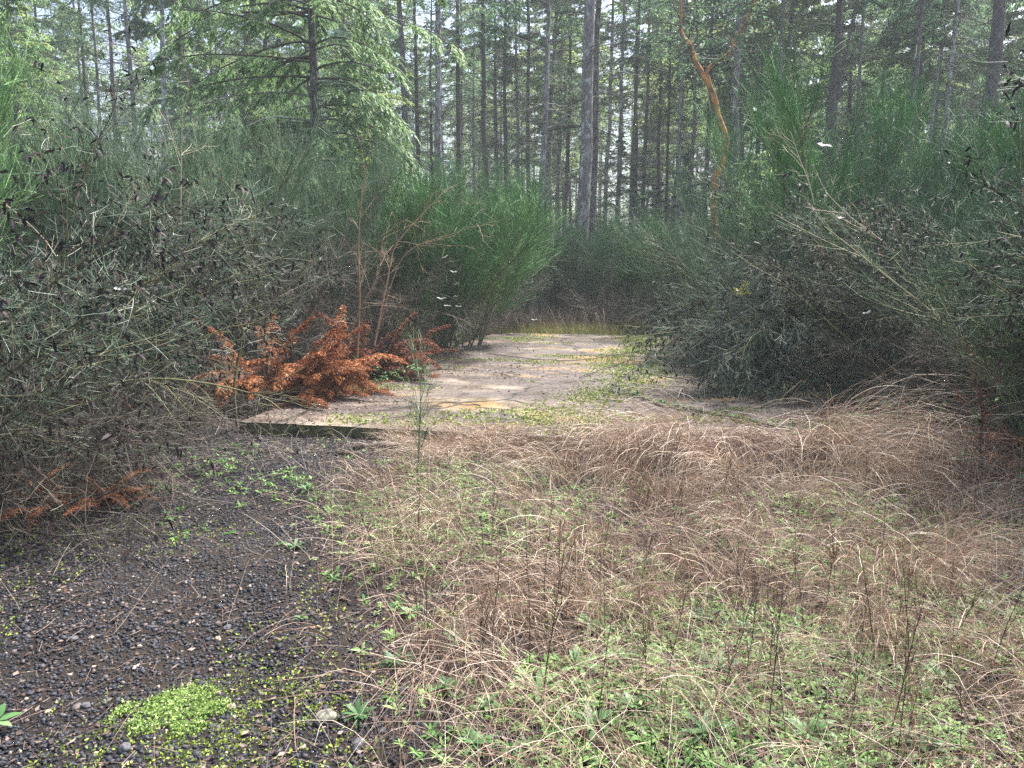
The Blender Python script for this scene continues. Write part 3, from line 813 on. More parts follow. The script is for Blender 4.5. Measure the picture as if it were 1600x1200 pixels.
shrub(1480, 7.4, 1.3, 'dead', 'brown twiggy shrub in front of the right thicket', gr, name='dead_shrub')
shrub(1640, 6.4, 1.2, 'dead', 'reddish brown twiggy shrub at the right edge', gr, name='dead_shrub')
shrub(1380, 9.8, 1.4, 'dead', 'dead twigs in the shade below the overhanging broom', gr, name='dead_shrub', wide=1.3)

# thick leaning stems of the near left shrub and other bare stems
def stem_thing(name, pts, y, r0, r1, label, cat, mat='broom_stem', sub=0, dy=None, sl=(0.2, 0.6), g=0.0, K=16, group=None, leaves=None):
    P = pl(pts, y, dy=dy)
    P[0][2] = min(P[0][2], 0.0) if P[0][2] < 0.35 else P[0][2]
    o = P[0].copy(); 
    e = empty(name, o)
    tag(e, label, cat, group)
    L_ = smooth_line(P - o, K)
    L_ = L_ + np.linspace(0, 1, K)[:, None] * 0
    mb = MB(); mb.tubes(L_[None], np.linspace(r0, r1, K)[None], 6); mb.build('stem', M[mat], e, smooth=True)
    if sub:
        p, tg, tt, _ = along(L_[None], sub, 0.25, 1)
        T = lines(p, tg * 0.8 + rv(len(p), 0.45), rng.uniform(*sl, len(p)), 5, g, 0.12)
        mb = MB(); mb.tubes(T, np.linspace(max(r1 * 0.7, 0.0022), 0.0012, 5)[None], 3)
        p2, t2, _, _ = along(T, 4, 0.3, 1)
        mb.tubes(lines(p2, t2 + rv(len(p2), 0.5), 0.12, 3), 0.0012, 3)
        mb.build('twigs', M[mat], e)
        if leaves:
            p3, t3, _, _ = along(T, leaves[1], 0.3, 1)
            mb = MB(); mb.leaves(p3, t3 * 0.5 + rv(len(p3), 0.6), leaves[2], leaves[2] * 0.5); mb.build('leaves', M[leaves[0]], e)
    return e
gs = 'bare stems standing in the brush'
stem_thing('leaning_stem', [(-30, 760), (15, 705), (70, 640), (140, 560), (190, 510), (240, 445)], 5.4, 0.028, 0.010, 'thick olive brown stem leaning right through the left thicket', 'branch', sub=18, group=gs)
stem_thing('leaning_stem', [(-20, 735), (60, 660), (150, 610), (230, 592), (330, 600), (420, 622)], 5.2, 0.018, 0.004, 'arching olive stem reaching right over the gravel below the thick one', 'branch', sub=22, group=gs, g=-0.08)
stem_thing('upright_stem', [(78, 640), (82, 540), (78, 470), (88, 400)], 5.8, 0.013, 0.006, 'pale upright stem behind the thick leaning one at left', 'branch', 'cane', 10, group=gs)
stem_thing('sapling', [(370, 655), (366, 600), (378, 530), (384, 470), (392, 400), (398, 330)], 7.6, 0.014, 0.004, 'slim greenish sapling in front of the rust brown ferns', 'sapling', 'broom_stem', 30, group=gs)
stem_thing('sapling', [(282, 350), (283, 260), (284, 215), (285, 170)], 7.0, 0.006, 0.002, 'straight pale twig rising out of the left thicket', 'sapling', 'cane', 6, group=gs)
stem_thing('sapling', [(558, 560), (562, 470), (560, 380), (566, 300), (572, 262)], 9.6, 0.012, 0.004, 'tan bare sapling rising behind the rust brown ferns', 'sapling', 'bare_stem', 16, group=gs)
stem_thing('sapling', [(585, 540), (605, 440), (618, 385), (660, 335), (700, 295)], 9.4, 0.012, 0.003, 'reddish tan sapling bending right beside the fan shaped broom', 'sapling', 'bare_stem', 18, group=gs)
stem_thing('sapling', [(590, 520), (620, 420), (650, 385), (700, 368), (750, 350)], 9.2, 0.008, 0.002, 'thin tan stem arching right in front of the green broom', 'sapling', 'bare_stem', 12, group=gs)
stem_thing('sapling', [(540, 600), (548, 520), (590, 430), (600, 370), (640, 340)], 9.0, 0.010, 0.003, 'forked brown sapling above the rust brown ferns', 'sapling', 'bare_stem', 16, group=gs)
stem_thing('leaning_stem', [(1400, 575), (1370, 525), (1330, 490), (1270, 455), (1200, 415)], 8.2, 0.016, 0.005, 'long moss green stem slanting up to the left across the dark bush', 'branch', 'broom_stem', 16, group=gs)
stem_thing('leaning_stem', [(1412, 560), (1395, 500), (1375, 440), (1358, 400), (1345, 330)], 8.4, 0.020, 0.008, 'thicker mossy stem rising from the right thicket', 'branch', 'broom_stem', 20, group=gs)
stem_thing('sapling', [(925, 520), (922, 500), (915, 480), (905, 460)], 18.6, 0.03, 0.01, 'small dark forked sapling at the far end of the clearing', 'sapling', 'stalk', 16, group=gs)
stem_thing('sapling', [(1543, 800), (1538, 740), (1532, 700), (1535, 650), (1528, 600)], 5.3, 0.013, 0.004, 'dark twiggy sapling at the lower right edge', 'sapling', 'stalk', 40, group=gs, leaves=('fern_dull', 3, 0.03))
stem_thing('leaning_stem', [(1290, 420), (1268, 300), (1250, 250), (1235, 205)], 9.2, 0.008, 0.003, 'grey bare stem poking up left of the tall green broom', 'branch', 'cane', 12, group=gs)
stem_thing('leaning_stem', [(1480, 480), (1400, 395), (1330, 340), (1290, 300)], 7.8, 0.010, 0.003, 'grey bare branch crossing the right thicket', 'branch', 'cane', 14, group=gs)
# pale canes at right
gcn = 'pale arching canes at the right edge of the slab'
stem_thing('bramble_cane', [(1300, 660), (1322, 635), (1350, 612), (1380, 603), (1412, 604)], 6.4, 0.004, 0.002, 'pale cane arching in a low curve at the right end of the slab', 'cane', 'cane', group=gcn)
stem_thing('bramble_cane', [(1410, 745), (1404, 680), (1403, 640), (1414, 602)], 5.7, 0.004, 0.0025, 'whitish upright cane in front of the right thicket', 'cane', 'cane', group=gcn)
stem_thing('bramble_cane', [(1465, 740), (1448, 690), (1422, 640), (1392, 610)], 5.7, 0.0035, 0.002, 'straight tan cane tilted left, crossing the whitish one', 'cane', 'cane', group=gcn)
stem_thing('bramble_cane', [(1480, 670), (1500, 655), (1540, 648), (1610, 648)], 5.5, 0.0035, 0.002, 'pale cane running level to the right edge', 'cane', 'cane', group=gcn)
stem_thing('bramble_cane', [(1340, 700), (1370, 650), (1392, 612)], 5.9, 0.003, 0.002, 'thin yellowish cane leaning to meet the tip of the tilted one', 'cane', 'cane', group=gcn)
stem_thing('bramble_cane', [(1432, 600), (1460, 640), (1490, 690), (1470, 735)], 6.0, 0.003, 0.002, 'hooked pale cane bending down among the brambles', 'cane', 'cane', group=gcn)
# broom seedling in the foreground, weed tops
stem_thing('broom_seedling', [(652, 800), (654, 700), (657, 640), (655, 560)], 5.3, 0.005, 0.002, 'slim green broom seedling standing alone in front of the slab', 'plant', 'broom_green', 34, sl=(0.12, 0.35), g=0.25)

# leafy brambles
def bramble(px, y, n, H, label, mat='leaf_green', lf=0.055, spread=0.35, name='bramble', group=None, z=0):
    e = empty(name, (atx(px, y), y, z)); tag(e, label, 'bramble', group)
    S = np.zeros((n, 3)); S[:, :2] = rng.normal(0, spread, (n, 2))
    B = arcs(S, rng.uniform(0, 6.3, n), rng.uniform(0.7, 1.4, n), rng.uniform(-0.6, 0.4, n), H * rng.uniform(0.6, 1.2, n), 8, 0.08)
    mb = MB(); mb.tubes(B, np.linspace(0.0035, 0.0015, 8)[None], 4); mb.build('canes', M['vine'], e)
    p, tg, _, _ = along(B, 9, 0.2, 1)
    mb = MB()
    for k in range(3):
        mb.leaves(p + rv(len(p), 0.012), rv(len(p), 0.7) + np.array([0, 0, 0.15]), lf * rng.uniform(0.6, 1.2, len(p)), lf * 0.55, ref=np.array([0, 0, 1.0]) + rv(len(p), 0.3))
    mb.build('leaves', M[mat], e)
gb = 'leafy brambles at the foot of the right thicket'
bramble(1455, 6.6, 14, 0.9, 'green leafed bramble at the foot of the right thicket', group=gb)
bramble(1540, 6.0, 14, 1.0, 'bramble with pale green leaves near the right edge', group=gb)
bramble(1390, 6.7, 10, 0.5, 'low bramble beside the dark end of the slab', group=gb)
bramble(1500, 7.2, 10, 1.3, 'bramble with yellow leaves in the right thicket', 'leaf_yellow', 0.035, group=gb)
bramble(600, 10.5, 9, 0.5, 'small leafy plant under the rust brown ferns by the slab', 'leaf_green', 0.06, group='leafy plants at the left of the slab')
bramble(700, 14.0, 12, 0.9, 'leafy plant at the dark left rim of the slab', 'leaf_green', 0.05, group='leafy plants at the left of the slab')
bramble(560, 9.4, 7, 0.9, 'green sprig standing inside the rust brown ferns', 'rosette_deep', 0.05, 0.12, group='leafy plants at the left of the slab')
bramble(1172, 9.7, 3, 0.4, 'sprig of yellow leaves sticking out of the dark overhanging broom', 'leaf_yellow', 0.05, 0.04, z=1.25)

# trailing vines on the slab
def vine(pts, label, leaf=0.05, n=60, mat='leaf_green'):
    P = np.array([on_ground(a, b_, SH + 0.012) for a, b_ in pts]); o = P[0].copy()
    e = empty('trailing_vine', o); tag(e, label, 'vine', 'vines trailing over the slab')
    L_ = smooth_line(P - o, 30); L_[:, 2] += np.abs(rng.normal(0, 0.006, 30))
    mb = MB(); mb.tubes(L_[None], 0.006, 5); mb.build('stem', M['vine'], e)
    if n:
        p, tg, _, _ = along(L_[None], n, 0, 1)
        mb = MB(); mb.leaves(p + rv(n, 0.02) * [1, 1, 0.3] + [0, 0, 0.012], rv(n, 0.7) * [1, 1, 0.25] + [0, 0, 0.1], leaf * rng.uniform(0.6, 1.3, n), leaf * 0.6, ref=np.array([0, 0, 1.0]) + rv(n, 0.2))
        mb.build('leaves', M[mat], e)
vine([(980, 612), (1020, 628), (1060, 636), (1120, 648), (1180, 660), (1240, 672)], 'leafy vine trailing across the shaded right part of the slab', 0.06, 170)
vine([(760, 552), (840, 562), (900, 563), (960, 556), (1010, 548), (1060, 556)], 'leafless dark vine curving across the pale far part of the slab', n=0)
vine([(1000, 583), (1060, 592), (1120, 597), (1180, 600)], 'dark runner lying under the tip of the overhanging broom', 0.03, 14)
vine([(905, 590), (950, 575), (1000, 560), (1040, 572), (1090, 575)], 'dark runner with few leaves near the middle of the slab', 0.035, 22)
vine([(1050, 668), (1085, 660), (1092, 645), (1080, 636)], 'short curved root around a tan patch of slab', n=0)

# ------------------------------------------------------------------ dead ferns
rng = np.random.default_rng(105)
def frond_mesh(mat, k=0, L=1.0, npin=34, pl_=0.13):
    B = arcs(np.zeros((1, 3)), rng.normal(0, 0.1), [1.45, 1.25, 1.1, 0.85, 1.35, 1.0][k], [0.45, -0.35, -0.9, -0.3, -0.7, -0.6][k], L, 14, 0.07)
    mb = MB(); mb.tubes(B, np.linspace(0.005, 0.0015, 14)[None], 4, r=0.3)
    K = 14
    for sd in (-1, 1):
        t = np.linspace(0.14, 0.99, npin); f = t * (K - 1); i = np.minimum(f.astype(int), K - 2); f = f - i
        p = B[0, i] + (B[0, i + 1] - B[0, i]) * f[:, None]; tg = nrm(B[0, i + 1] - B[0, i])
        lat = nrm(np.cross(tg, np.array([0, 0, 1.0]))) * sd
        l = pl_ * np.sin(PI * np.clip(t * 0.9 + 0.08, 0, 1)) ** 0.7 * rng.uniform(0.75, 1.15, npin)
        Q = lines(p, lat * 0.8 + tg * 0.45 + rv(npin, 0.12), l, 5, -0.20, 0.10)
        mb.ribbons(Q, 0.003)
        q_, t2, u2, i2 = along(Q, 24, 0.05, 1)
        s2 = np.where(rng.random(len(q_)) < 0.5, -1, 1)[:, None]
        l2 = nrm(np.cross(t2, np.array([0.1, 0.1, 1.0]))) * s2
        mb.leaves(q_, t2 * 0.5 + l2 * 0.8 + np.array([0, 0, -0.25]), 0.032 * (1.1 - u2 * 0.7) * rng.uniform(0.7, 1.2, len(q_)), 0.010)
    return mb.build('frond', mat, link=False)
FR = {k: [frond_mesh(M[k], j_) for j_ in range(6)] for k in ('fern_dead', 'fern_dull')}
def fern(px, y, s, n, label, kind='fern_dead', az0=None, azs=2.2, z=0.0, group='rust brown dead ferns', zz=1.0):
    e = empty('dead_fern', (atx(px, y), y, z), 0, (s, s, s * zz)); tag(e, label, 'fern', group)
    for k in range(n):
        o = mk('frond', FR[kind][k % 6], e)
        a = (rng.uniform(-PI, PI) if az0 is None else rng.normal(az0, azs))
        o.location = (rng.normal(0, 0.07), rng.normal(0, 0.07), 0)
        o.rotation_euler = (rng.normal(0, 0.12), rng.normal(0, 0.12), a)
        q = rng.uniform(0.75, 1.2); o.scale = (q, q, q * rng.uniform(0.8, 1.1))
    return e
fern(405, 8.9, 1.15, 20, 'largest rust orange dead fern, at the left of the clump', az0=-0.5, azs=1.5, zz=1.15)
fern(452, 8.6, 1.0, 14, 'rust orange fern at the front of the clump, its tips touching the slab litter', az0=-0.4, azs=0.8, zz=1.0)
fern(490, 9.4, 1.2, 18, 'rust orange fern in the middle of the clump, tallest', az0=-0.3, azs=1.8, zz=1.2)
fern(505, 8.8, 0.8, 12, 'low rust orange fern lying toward the slab in front of the tall one', az0=-0.5, azs=0.9)
fern(562, 10.2, 1.2, 14, 'darker reddish fern at the right of the clump behind the saplings', 'fern_dull', az0=-0.2, azs=1.8, zz=1.15)
fern(600, 10.6, 1.2, 12, 'faded reddish fern drooping to the slab, right end of the clump', 'fern_dull', az0=0.0, azs=1.0, zz=1.1)
fern(542, 9.0, 0.55, 10, 'small bright orange fern sprawling onto the slab', az0=-0.5, azs=0.7)
fern(630, 10.8, 0.45, 8, 'little orange fern on the litter right of the main clump', az0=0.0, azs=1.0)
fern(668, 10.4, 0.26, 6, 'tiny orange fern tip alone on the slab', az0=0.2, azs=0.8, z=0.1)
fern(352, 8.9, 0.9, 8, 'pale rust fern fringe at the left end of the clump', 'fern_dull', az0=2.6, azs=0.8, zz=1.2)
fern(125, 5.0, 0.42, 12, 'small rust fern lying under the left thicket by the gravel', az0=-0.3, azs=1.2, zz=0.9)
fern(30, 4.9, 0.5, 14, 'rust red fern under the left thicket at the picture edge', 'fern_dead', az0=0.2, azs=1.5, zz=0.7)
fern(1625, 5.6, 0.55, 8, 'rust orange fern fronds hanging at the right edge', 'fern_dull', az0=2.8, azs=0.9)
fern(1700, 5.6, 1.0, 5, 'taller orange fern half outside the right edge', az0=3.0, azs=0.5)

# ------------------------------------------------------------------ small things
rng = np.random.default_rng(106)
def web(px, py, y, w, label):
    p = at(px, py, y); e = MB()
    n = 9
    a = np.linspace(-1, 1, n); U, V = np.meshgrid(a, a, indexing='ij')
    rad = np.sqrt(U ** 2 + V ** 2)
    sc = np.where(rad > 0, np.maximum(np.abs(U), np.abs(V)) / np.maximum(rad, 1e-6), 1)
    w = w * 0.85; jg = 1 + rng.normal(0, 0.16, U.shape); Xw = U * sc * w / 2 * jg; Yw = V * sc * w / 4 * jg
    Zw = 0.16 * w * (U ** 2 + V ** 2) * 0.5 + 0.05 * w * np.sin(4 * U + px)
    i, j = np.meshgrid(np.arange(n - 1), np.arange(n - 1), indexing='ij')
    q = np.stack([i * n + j, (i + 1) * n + j, (i + 1) * n + j + 1, i * n + j + 1], -1)
    e.add(np.stack([Xw, Yw, Zw], -1), q=q, r=rng.random())
    o = e.build('spider_web', M['web'], smooth=True); o.location = p; o.rotation_euler = (rng.normal(0, 0.12), rng.normal(0, 0.15), rng.normal(0, 0.3))
    tag(o, label, 'spider web', 'white dewy spider webs in the broom')
for a in [(690, 467, 12.0, 0.17, 'largest white web, in the dark broom left of the clearing'),
          (709, 425, 12.0, 0.13, 'white web above the largest one beside the clearing'),
          (699, 478, 12.1, 0.13, 'thin flat web just below the largest one'),
          (716, 479, 12.1, 0.10, 'small web right of the thin flat one'),
          (695, 402, 12.0, 0.12, 'web high in the fan shaped broom'),
          (712, 463, 12.3, 0.09, 'small web close above and right of the largest one'),
          (1288, 228, 8.5, 0.17, 'bright white web high in the right thicket'),
          (1313, 341, 8.3, 0.11, 'pale web in the middle of the right thicket'),
          (835, 500, 18.3, 0.18, 'web low at the back of the clearing'),
          (804, 426, 18.4, 0.15, 'web in the back broom left of the centre trunk'),
          (1355, 489, 7.5, 0.10, 'greyish web low in the right thicket'),
          (188, 453, 4.9, 0.09, 'greyish web among black pods at the left'),
          (1170, 412, 9.8, 0.08, 'tiny web on top of the dark overhanging broom')]:
    web(*a)

ico_v = None
def ico():
    p = (1 + 5 ** 0.5) / 2
    v = np.array([(-1, p, 0), (1, p, 0), (-1, -p, 0), (1, -p, 0), (0, -1, p), (0, 1, p), (0, -1, -p), (0, 1, -p), (p, 0, -1), (p, 0, 1), (-p, 0, -1), (-p, 0, 1)], float)
    f = np.array([(0, 11, 5), (0, 5, 1), (0, 1, 7), (0, 7, 10), (0, 10, 11), (1, 5, 9), (5, 11, 4), (11, 10, 2), (10, 7, 6), (7, 1, 8), (3, 9, 4), (3, 4, 2), (3, 2, 6), (3, 6, 8), (3, 8, 9), (4, 9, 5), (2, 4, 11), (6, 2, 10), (8, 6, 7), (9, 8, 1)])
    return nrm(v), f
IV, IF = ico()
def rand_rot(n):
    q = nrm(rng.normal(size=(n, 4))); w, x, y, z = q.T
    return np.stack([1 - 2 * (y * y + z * z), 2 * (x * y - z * w), 2 * (x * z + y * w), 2 * (x * y + z * w), 1 - 2 * (x * x + z * z), 2 * (y * z - x * w), 2 * (x * z - y * w), 2 * (y * z + x * w), 1 - 2 * (x * x + y * y)], -1).reshape(n, 3, 3)
def stones(mb, pos, size, r=None):
    n = len(pos)
    V = IV[None] * (1 + rng.uniform(-0.42, 0.38, (n, 12, 1)))
    V = V * rng.uniform(0.55, 1.15, (n, 1, 3)); V = np.einsum('nij,nkj->nki', rand_rot(n), V)
    V[:, :, 2] *= 0.75
    V = V * (size / 2)[:, None, None] + pos[:, None, :]
    F = IF[None] + (np.arange(n) * 12)[:, None, None]
    if r is None: r = rng.random(n)
    mb.add(V, t=F, r=np.repeat(r, 12))
def edge_x(y):   # right border of the bare gravel
    return np.interp(y, [1.5, 2.4, 3.2, 4.2, 5.2, 6.5], [-0.75, -0.5, -0.75, -1.3, -1.45, -1.1])
n = 400000
x = rng.uniform(-4.2, 3.5, n); y = 1.6 + 6.0 * rng.random(n) ** 1.25
dens = np.clip((edge_x(y) - x) / 0.8 + 0.75 + (fnoise(x, y, 2.2) - 0.5) * 2.0, 0.12, 1)
k = (rng.random(n) < dens) & ~in_slab(x, y) & (np.abs(x) < y * 0.72 + 0.5)
x, y = x[k], y[k]; n = len(x)
sz = 0.004 + 0.020 * rng.random(n) ** 3 + 0.012 * (rng.random(n) < 0.01) + (rng.random(n) < 0.02) * 0.014
mb = MB(); stones(mb, np.stack([x, y, gz(x, y) + sz * 0.12], -1), sz)
tag(mb.build('gravel', M['stone']), kind='stuff')
def stone_thing(px, py, size, mat, label):
    p = on_ground(px, py); mb = MB()
    from mathutils import noise as mn
    n1, n2 = 12, 16
    th = np.linspace(0, PI, n1); ph = np.arange(n2) * 2 * PI / n2
    TH, PH = np.meshgrid(th, ph, indexing='ij')
    V = np.stack([np.sin(TH) * np.cos(PH), np.sin(TH) * np.sin(PH), np.cos(TH)], -1)
    off = rng.random(3) * 50
    D = np.array([[mn.noise(Vector(V[a, b_] * 1.3 + off)) * 0.35 + mn.noise(Vector(V[a, b_] * 4 + off)) * 0.12 for b_ in range(n2)] for a in range(n1)])
    V = V * (1 + D[..., None]) * np.array([0.5, 0.4, 0.32]) * size
    i, j = np.meshgrid(np.arange(n1 - 1), np.arange(n2), indexing='ij')
    q = np.stack([i * n2 + j, i * n2 + (j + 1) % n2, (i + 1) * n2 + (j + 1) % n2, (i + 1) * n2 + j], -1)
    mb.add(V, q=q, r=0.5); o = mb.build('stone', M[mat], smooth=(mat == 'tan_stone'))
    o.location = (p[0], p[1], float(gz(p[0], p[1])) + size * 0.10); o.rotation_euler = (0, 0, rng.uniform(0, 6.3))
    tag(o, label, 'stone', 'single stones lying on the gravel')
for a in [(340, 993, 0.034, 'tan_stone', 'round tan pebble, the largest pale one on the dark gravel'),
          (142, 994, 0.026, 'tan_stone', 'cream pebble left of the middle of the gravel'),
          (217, 1003, 0.022, 'tan_stone', 'small cream pebble between two larger tan ones'),
          (272, 930, 0.018, 'tan_stone', 'tiny white pebble on the upper part of the gravel'),
          (74, 1103, 0.028, 'tan_stone', 'tan pebble at left below the middle of the gravel'),
          (361, 1098, 0.036, 'tan_stone', 'tan stone touching the right rim of the bright green patch'),
          (294, 1060, 0.022, 'tan_stone', 'orange tan pebble at the top of the bright green patch'),
          (92, 925, 0.026, 'tan_stone', 'ochre pebble half in shade under the left thicket'),
          (116, 996, 0.036, 'grey_stone', 'grey angular stone next to the cream pebble'),
          (355, 978, 0.038, 'grey_stone', 'grey angular stone right beside the round tan pebble'),
          (133, 1096, 0.040, 'grey_stone', 'flat grey stone below the middle of the gravel at left'),
          (195, 1168, 0.050, 'grey_stone', 'grey stone at the lower rim of the bright green patch'),
          (238, 975, 0.03, 'grey_stone', 'bluish grey stone in the middle of the gravel'),
          (510, 1130, 0.085, 'lichen_stone', 'biggest stone, rough and spotted with pale lichen'),
          (560, 1175, 0.05, 'grey_stone', 'dark stone at the bottom right of the lichen spotted one')]:
    stone_thing(*a)

# wood pieces by the slab edge
def wood_thing(px, py, L_, w, az, label):
    p = on_ground(px, py); mb = MB()
    K = 12; P = np.zeros((1, K, 3)); P[0, :, 0] = np.linspace(-L_ / 2, L_ / 2, K); P[0, :, 1:] += rng.normal(0, w * 0.06, (K, 2))
    rad = w / 2 * np.array([0.25, 0.8] + [1] * (K - 4) + [0.75, 0.2]) * rng.uniform(0.85, 1.1, K)
    mb.tubes(P, rad[None], 8); o = mb.build('rotten_branch', M['wood'])
    o.location = (p[0], p[1], float(gz(p[0], p[1])) + w * 0.3); o.rotation_euler = (0, 0, az)
    tag(o, label, 'branch', 'rotten wood at the slab edge')
wood_thing(585, 706, 0.42, 0.07, 0.15, 'dark rotten piece of wood lying before the slab edge')
wood_thing(545, 716, 0.30, 0.05, -0.3, 'smaller dark wood piece left of the longer rotten one')
wood_thing(460, 672, 0.35, 0.06, 0.3, 'black wood piece against the left end of the slab edge')
wood_thing(1395, 715, 0.5, 0.05, 0.4, 'dark stick lying at the right end of the slab')

# broad leaved plant bottom left
def broad_plant(px, py, leaves_, label, s=1.0):
    p = on_ground(px, py); e = empty('leafy_plant', (p[0], p[1], 0)); tag(e, label, 'plant')
    for (az, e0, L_, W_) in leaves_:
        B = arcs(np.array([[0, 0, 0.02]]), az, e0, e0 - 0.5, L_, 9)
        mb = MB(); mb.ribbons(B, (W_ * np.array([0.08, 0.3, 0.75, 0.97, 1, 0.9, 0.65, 0.35, 0.02]))[None], ref=np.array([[0.0, 0.05, 1.0]]))
        mb.build('leaf', M['rosette_deep'], e)
broad_plant(-6, 1135, [(0.5, 0.35, 0.085, 0.040), (-0.3, 0.2, 0.08, 0.026), (1.6, 0.8, 0.07, 0.035), (3.0, 0.5, 0.08, 0.035)], 'broad leaved green plant at the bottom left corner')

# ------------------------------------------------------------------ weeds
rng = np.random.default_rng(107)
def nth(k, n):
    w = ['first', 'second', 'third', 'fourth', 'fifth', 'sixth', 'seventh', 'eighth', 'ninth', 'tenth', 'eleventh', 'twelfth', 'thirteenth', 'fourteenth', 'fifteenth', 'sixteenth']
    if k < (n + 1) // 2 and k < 16: return ('leftmost' if k == 0 else w[k] + ' from left')
    k = n - 1 - k
    return ('rightmost' if k == 0 else w[min(k, 15)] + ' from right')
def rosette_leaves(mb, pos, size, nl=7, deep=False):
    n = len(pos)
    P0 = np.repeat(pos, nl, 0); S_ = np.repeat(size, nl) * rng.uniform(0.6, 1.15, n * nl)
    az = (rng.random((n, 1)) * 6.3 + np.arange(nl)[None] * 2.4 + rng.normal(0, 0.25, (n, nl))).ravel()
    e0 = rng.uniform(0.25, 1.0, n * nl)
    B = arcs(P0, az, e0, e0 - rng.uniform(0.5, 1.1, n * nl), S_, 5)
    mb.ribbons(B, (S_ * rng.uniform(0.17, 0.28, n * nl))[:, None] * np.array([0.3, 0.75, 1.0, 0.85, 0.08])[None], r=np.clip(np.repeat(rng.random(n), nl) * 0.6 + rng.random(n * nl) * 0.4, 0, 1), ref=np.array([0, 0, 1.0]) + rv(n * nl, 0.12))
def weed_density(x, y):
    d = np.clip((x - edge_x(y)) / 1.1, 0, 1) + 0.45 * np.clip(y - 4.2, 0, 1) * (fnoise(x, y, 2.5) > 0.45)
    d *= np.interp(y, [2, 3.5, 5, 6.3, 8], [1, 1, 0.95, 0.75, 0.2])
    return d * np.clip((fnoise(x + 5, y, 1.6) - 0.36) * 4.5, 0.04, 1)
n = 26000
y = 1.7 + 5.6 * rng.random(n) ** 1.2; x = rng.uniform(-1, 1, n) * (y * 0.72 + 0.5)
k = (rng.random(n) < weed_density(x, y)) & ~in_slab(x, y)
x, y = x[k], y[k]; n = len(x)
mb = MB(); rosette_leaves(mb, np.stack([x, y, gz(x, y) + 0.004], -1), 0.022 + 0.036 * rng.random(n) ** 1.7)
tag(mb.build('low_weeds', M['rosette']), kind='stuff')
# bigger rosettes, each a plant
ros = []
for k in range(3):
    mb = MB(); rosette_leaves(mb, np.zeros((1, 3)), np.array([0.085]), 16 + 3 * k)
    ros.append(mb.build('rosette', M['rosette_deep'], link=False))
spots = [(843, 1092, 1.35), (923, 1150, 1.2), (718, 1010, 1.1), (905, 1060, 1.1), (620, 1040, 0.9), (930, 985, 1.2), (760, 1115, 0.9), (1120, 1050, 1.2), (1260, 1150, 1.25), (985, 1120, 1.1),
         (1095, 970, 1.0), (1470, 1060, 1.0), (1330, 900, 0.9), (560, 1130, 0.8), (640, 960, 0.8), (1195, 880, 0.9), (1010, 880, 0.9), (1545, 960, 0.9), (860, 930, 0.8), (1100, 1160, 1.2), (740, 1180, 0.9),
         (470, 970, 0.5), (1390, 1010, 0.9), (1060, 800, 0.9), (480, 770, 1.0), (460, 860, 0.8), (700, 1085, 0.9), (1170, 990, 0.9), (1440, 1165, 1.0), (965, 1040, 0.9)]
RL = {}
for lo_, hi_, nm_ in ((0, 900, 'of those just below the dead grass'), (900, 1000, 'of those in the upper middle of the weeds'), (1000, 1100, 'of those in the lower middle of the weeds'), (1100, 1300, 'of those along the bottom of the photo')):
    ids = sorted([i_ for i_, q_ in enumerate(spots) if lo_ <= q_[1] < hi_], key=lambda i_: spots[i_][0])
    for c_, i_ in enumerate(ids): RL[i_] = (nth(c_, len(ids)), nm_)
for k, (px, py, s) in enumerate(spots):
    p = on_ground(px, py); o = mk('weed_rosette', ros[k % 3]); o.location = (p[0], p[1], float(gz(p[0], p[1])) + 0.008)
    o.scale = (s, s, s); o.rotation_euler = (0, 0, rng.uniform(0, 6.3))
    tag(o, 'large green weed rosette, %s %s' % (RL[k]), 'weed', 'large green rosettes among the low weeds')

# bright patch of tiny leaves
def patch(cx, cy, rx, ry, n, name, mat, leaf, h=0.012):
    a = rng.uniform(0, 2 * PI, n); r = np.sqrt(rng.random(n)) ** 1.0
    r = r * rng.uniform(0.75, 1.25, n)
    x = cx + rx * r * np.cos(a); y = cy + ry * r * np.sin(a)
    k = rng.random(n) < np.clip(1.1 - r + (fnoise(x, y, 7) - 0.45) * 3.2, 0, 1) * np.clip(0.35 + (fnoise(x, y, 22) - 0.35) * 3, 0, 1)
    x, y = x[k], y[k]; m_ = len(x)
    mb = MB(); z = top_z(x, y) + h * rng.random(m_)
    for q in range(3):
        mb.leaves(np.stack([x, y, z], -1), rv(m_, 0.7) * [1, 1, 0.4] + [0, 0, 0.3], leaf * rng.uniform(0.6, 1.3, m_), leaf * 0.7)
    return tag(mb.build(name, M[mat]), kind='stuff')
pc = on_ground(275, 1105)
patch(pc[0], pc[1], 0.20, 0.16, 9000, 'ground_cover', 'chickweed', 0.010, 0.02)
pc = on_ground(330, 1120)
patch(pc[0], pc[1], 0.48, 0.32, 6000, 'ground_cover', 'moss', 0.008, 0.006)
# small sprinkled moss and seedlings over gravel
n = 9000
y = 2.0 + 6 * rng.random(n); x = rng.uniform(-1, 1, n) * (y * 0.72 + 0.3)
k = (fnoise(x, y, 1.1) > 0.54) & ~in_slab(x, y); x, y = x[k], y[k]
mb = MB(); pos = np.stack([x, y, gz(x, y) + 0.006], -1)
for q in range(4): mb.leaves(pos + rv(len(x), 0.012) * [1, 1, 0.2], rv(len(x), 0.7) * [1, 1, 0.3] + [0, 0, 0.25], 0.014, 0.009)
tag(mb.build('moss', M['moss']), kind='stuff')
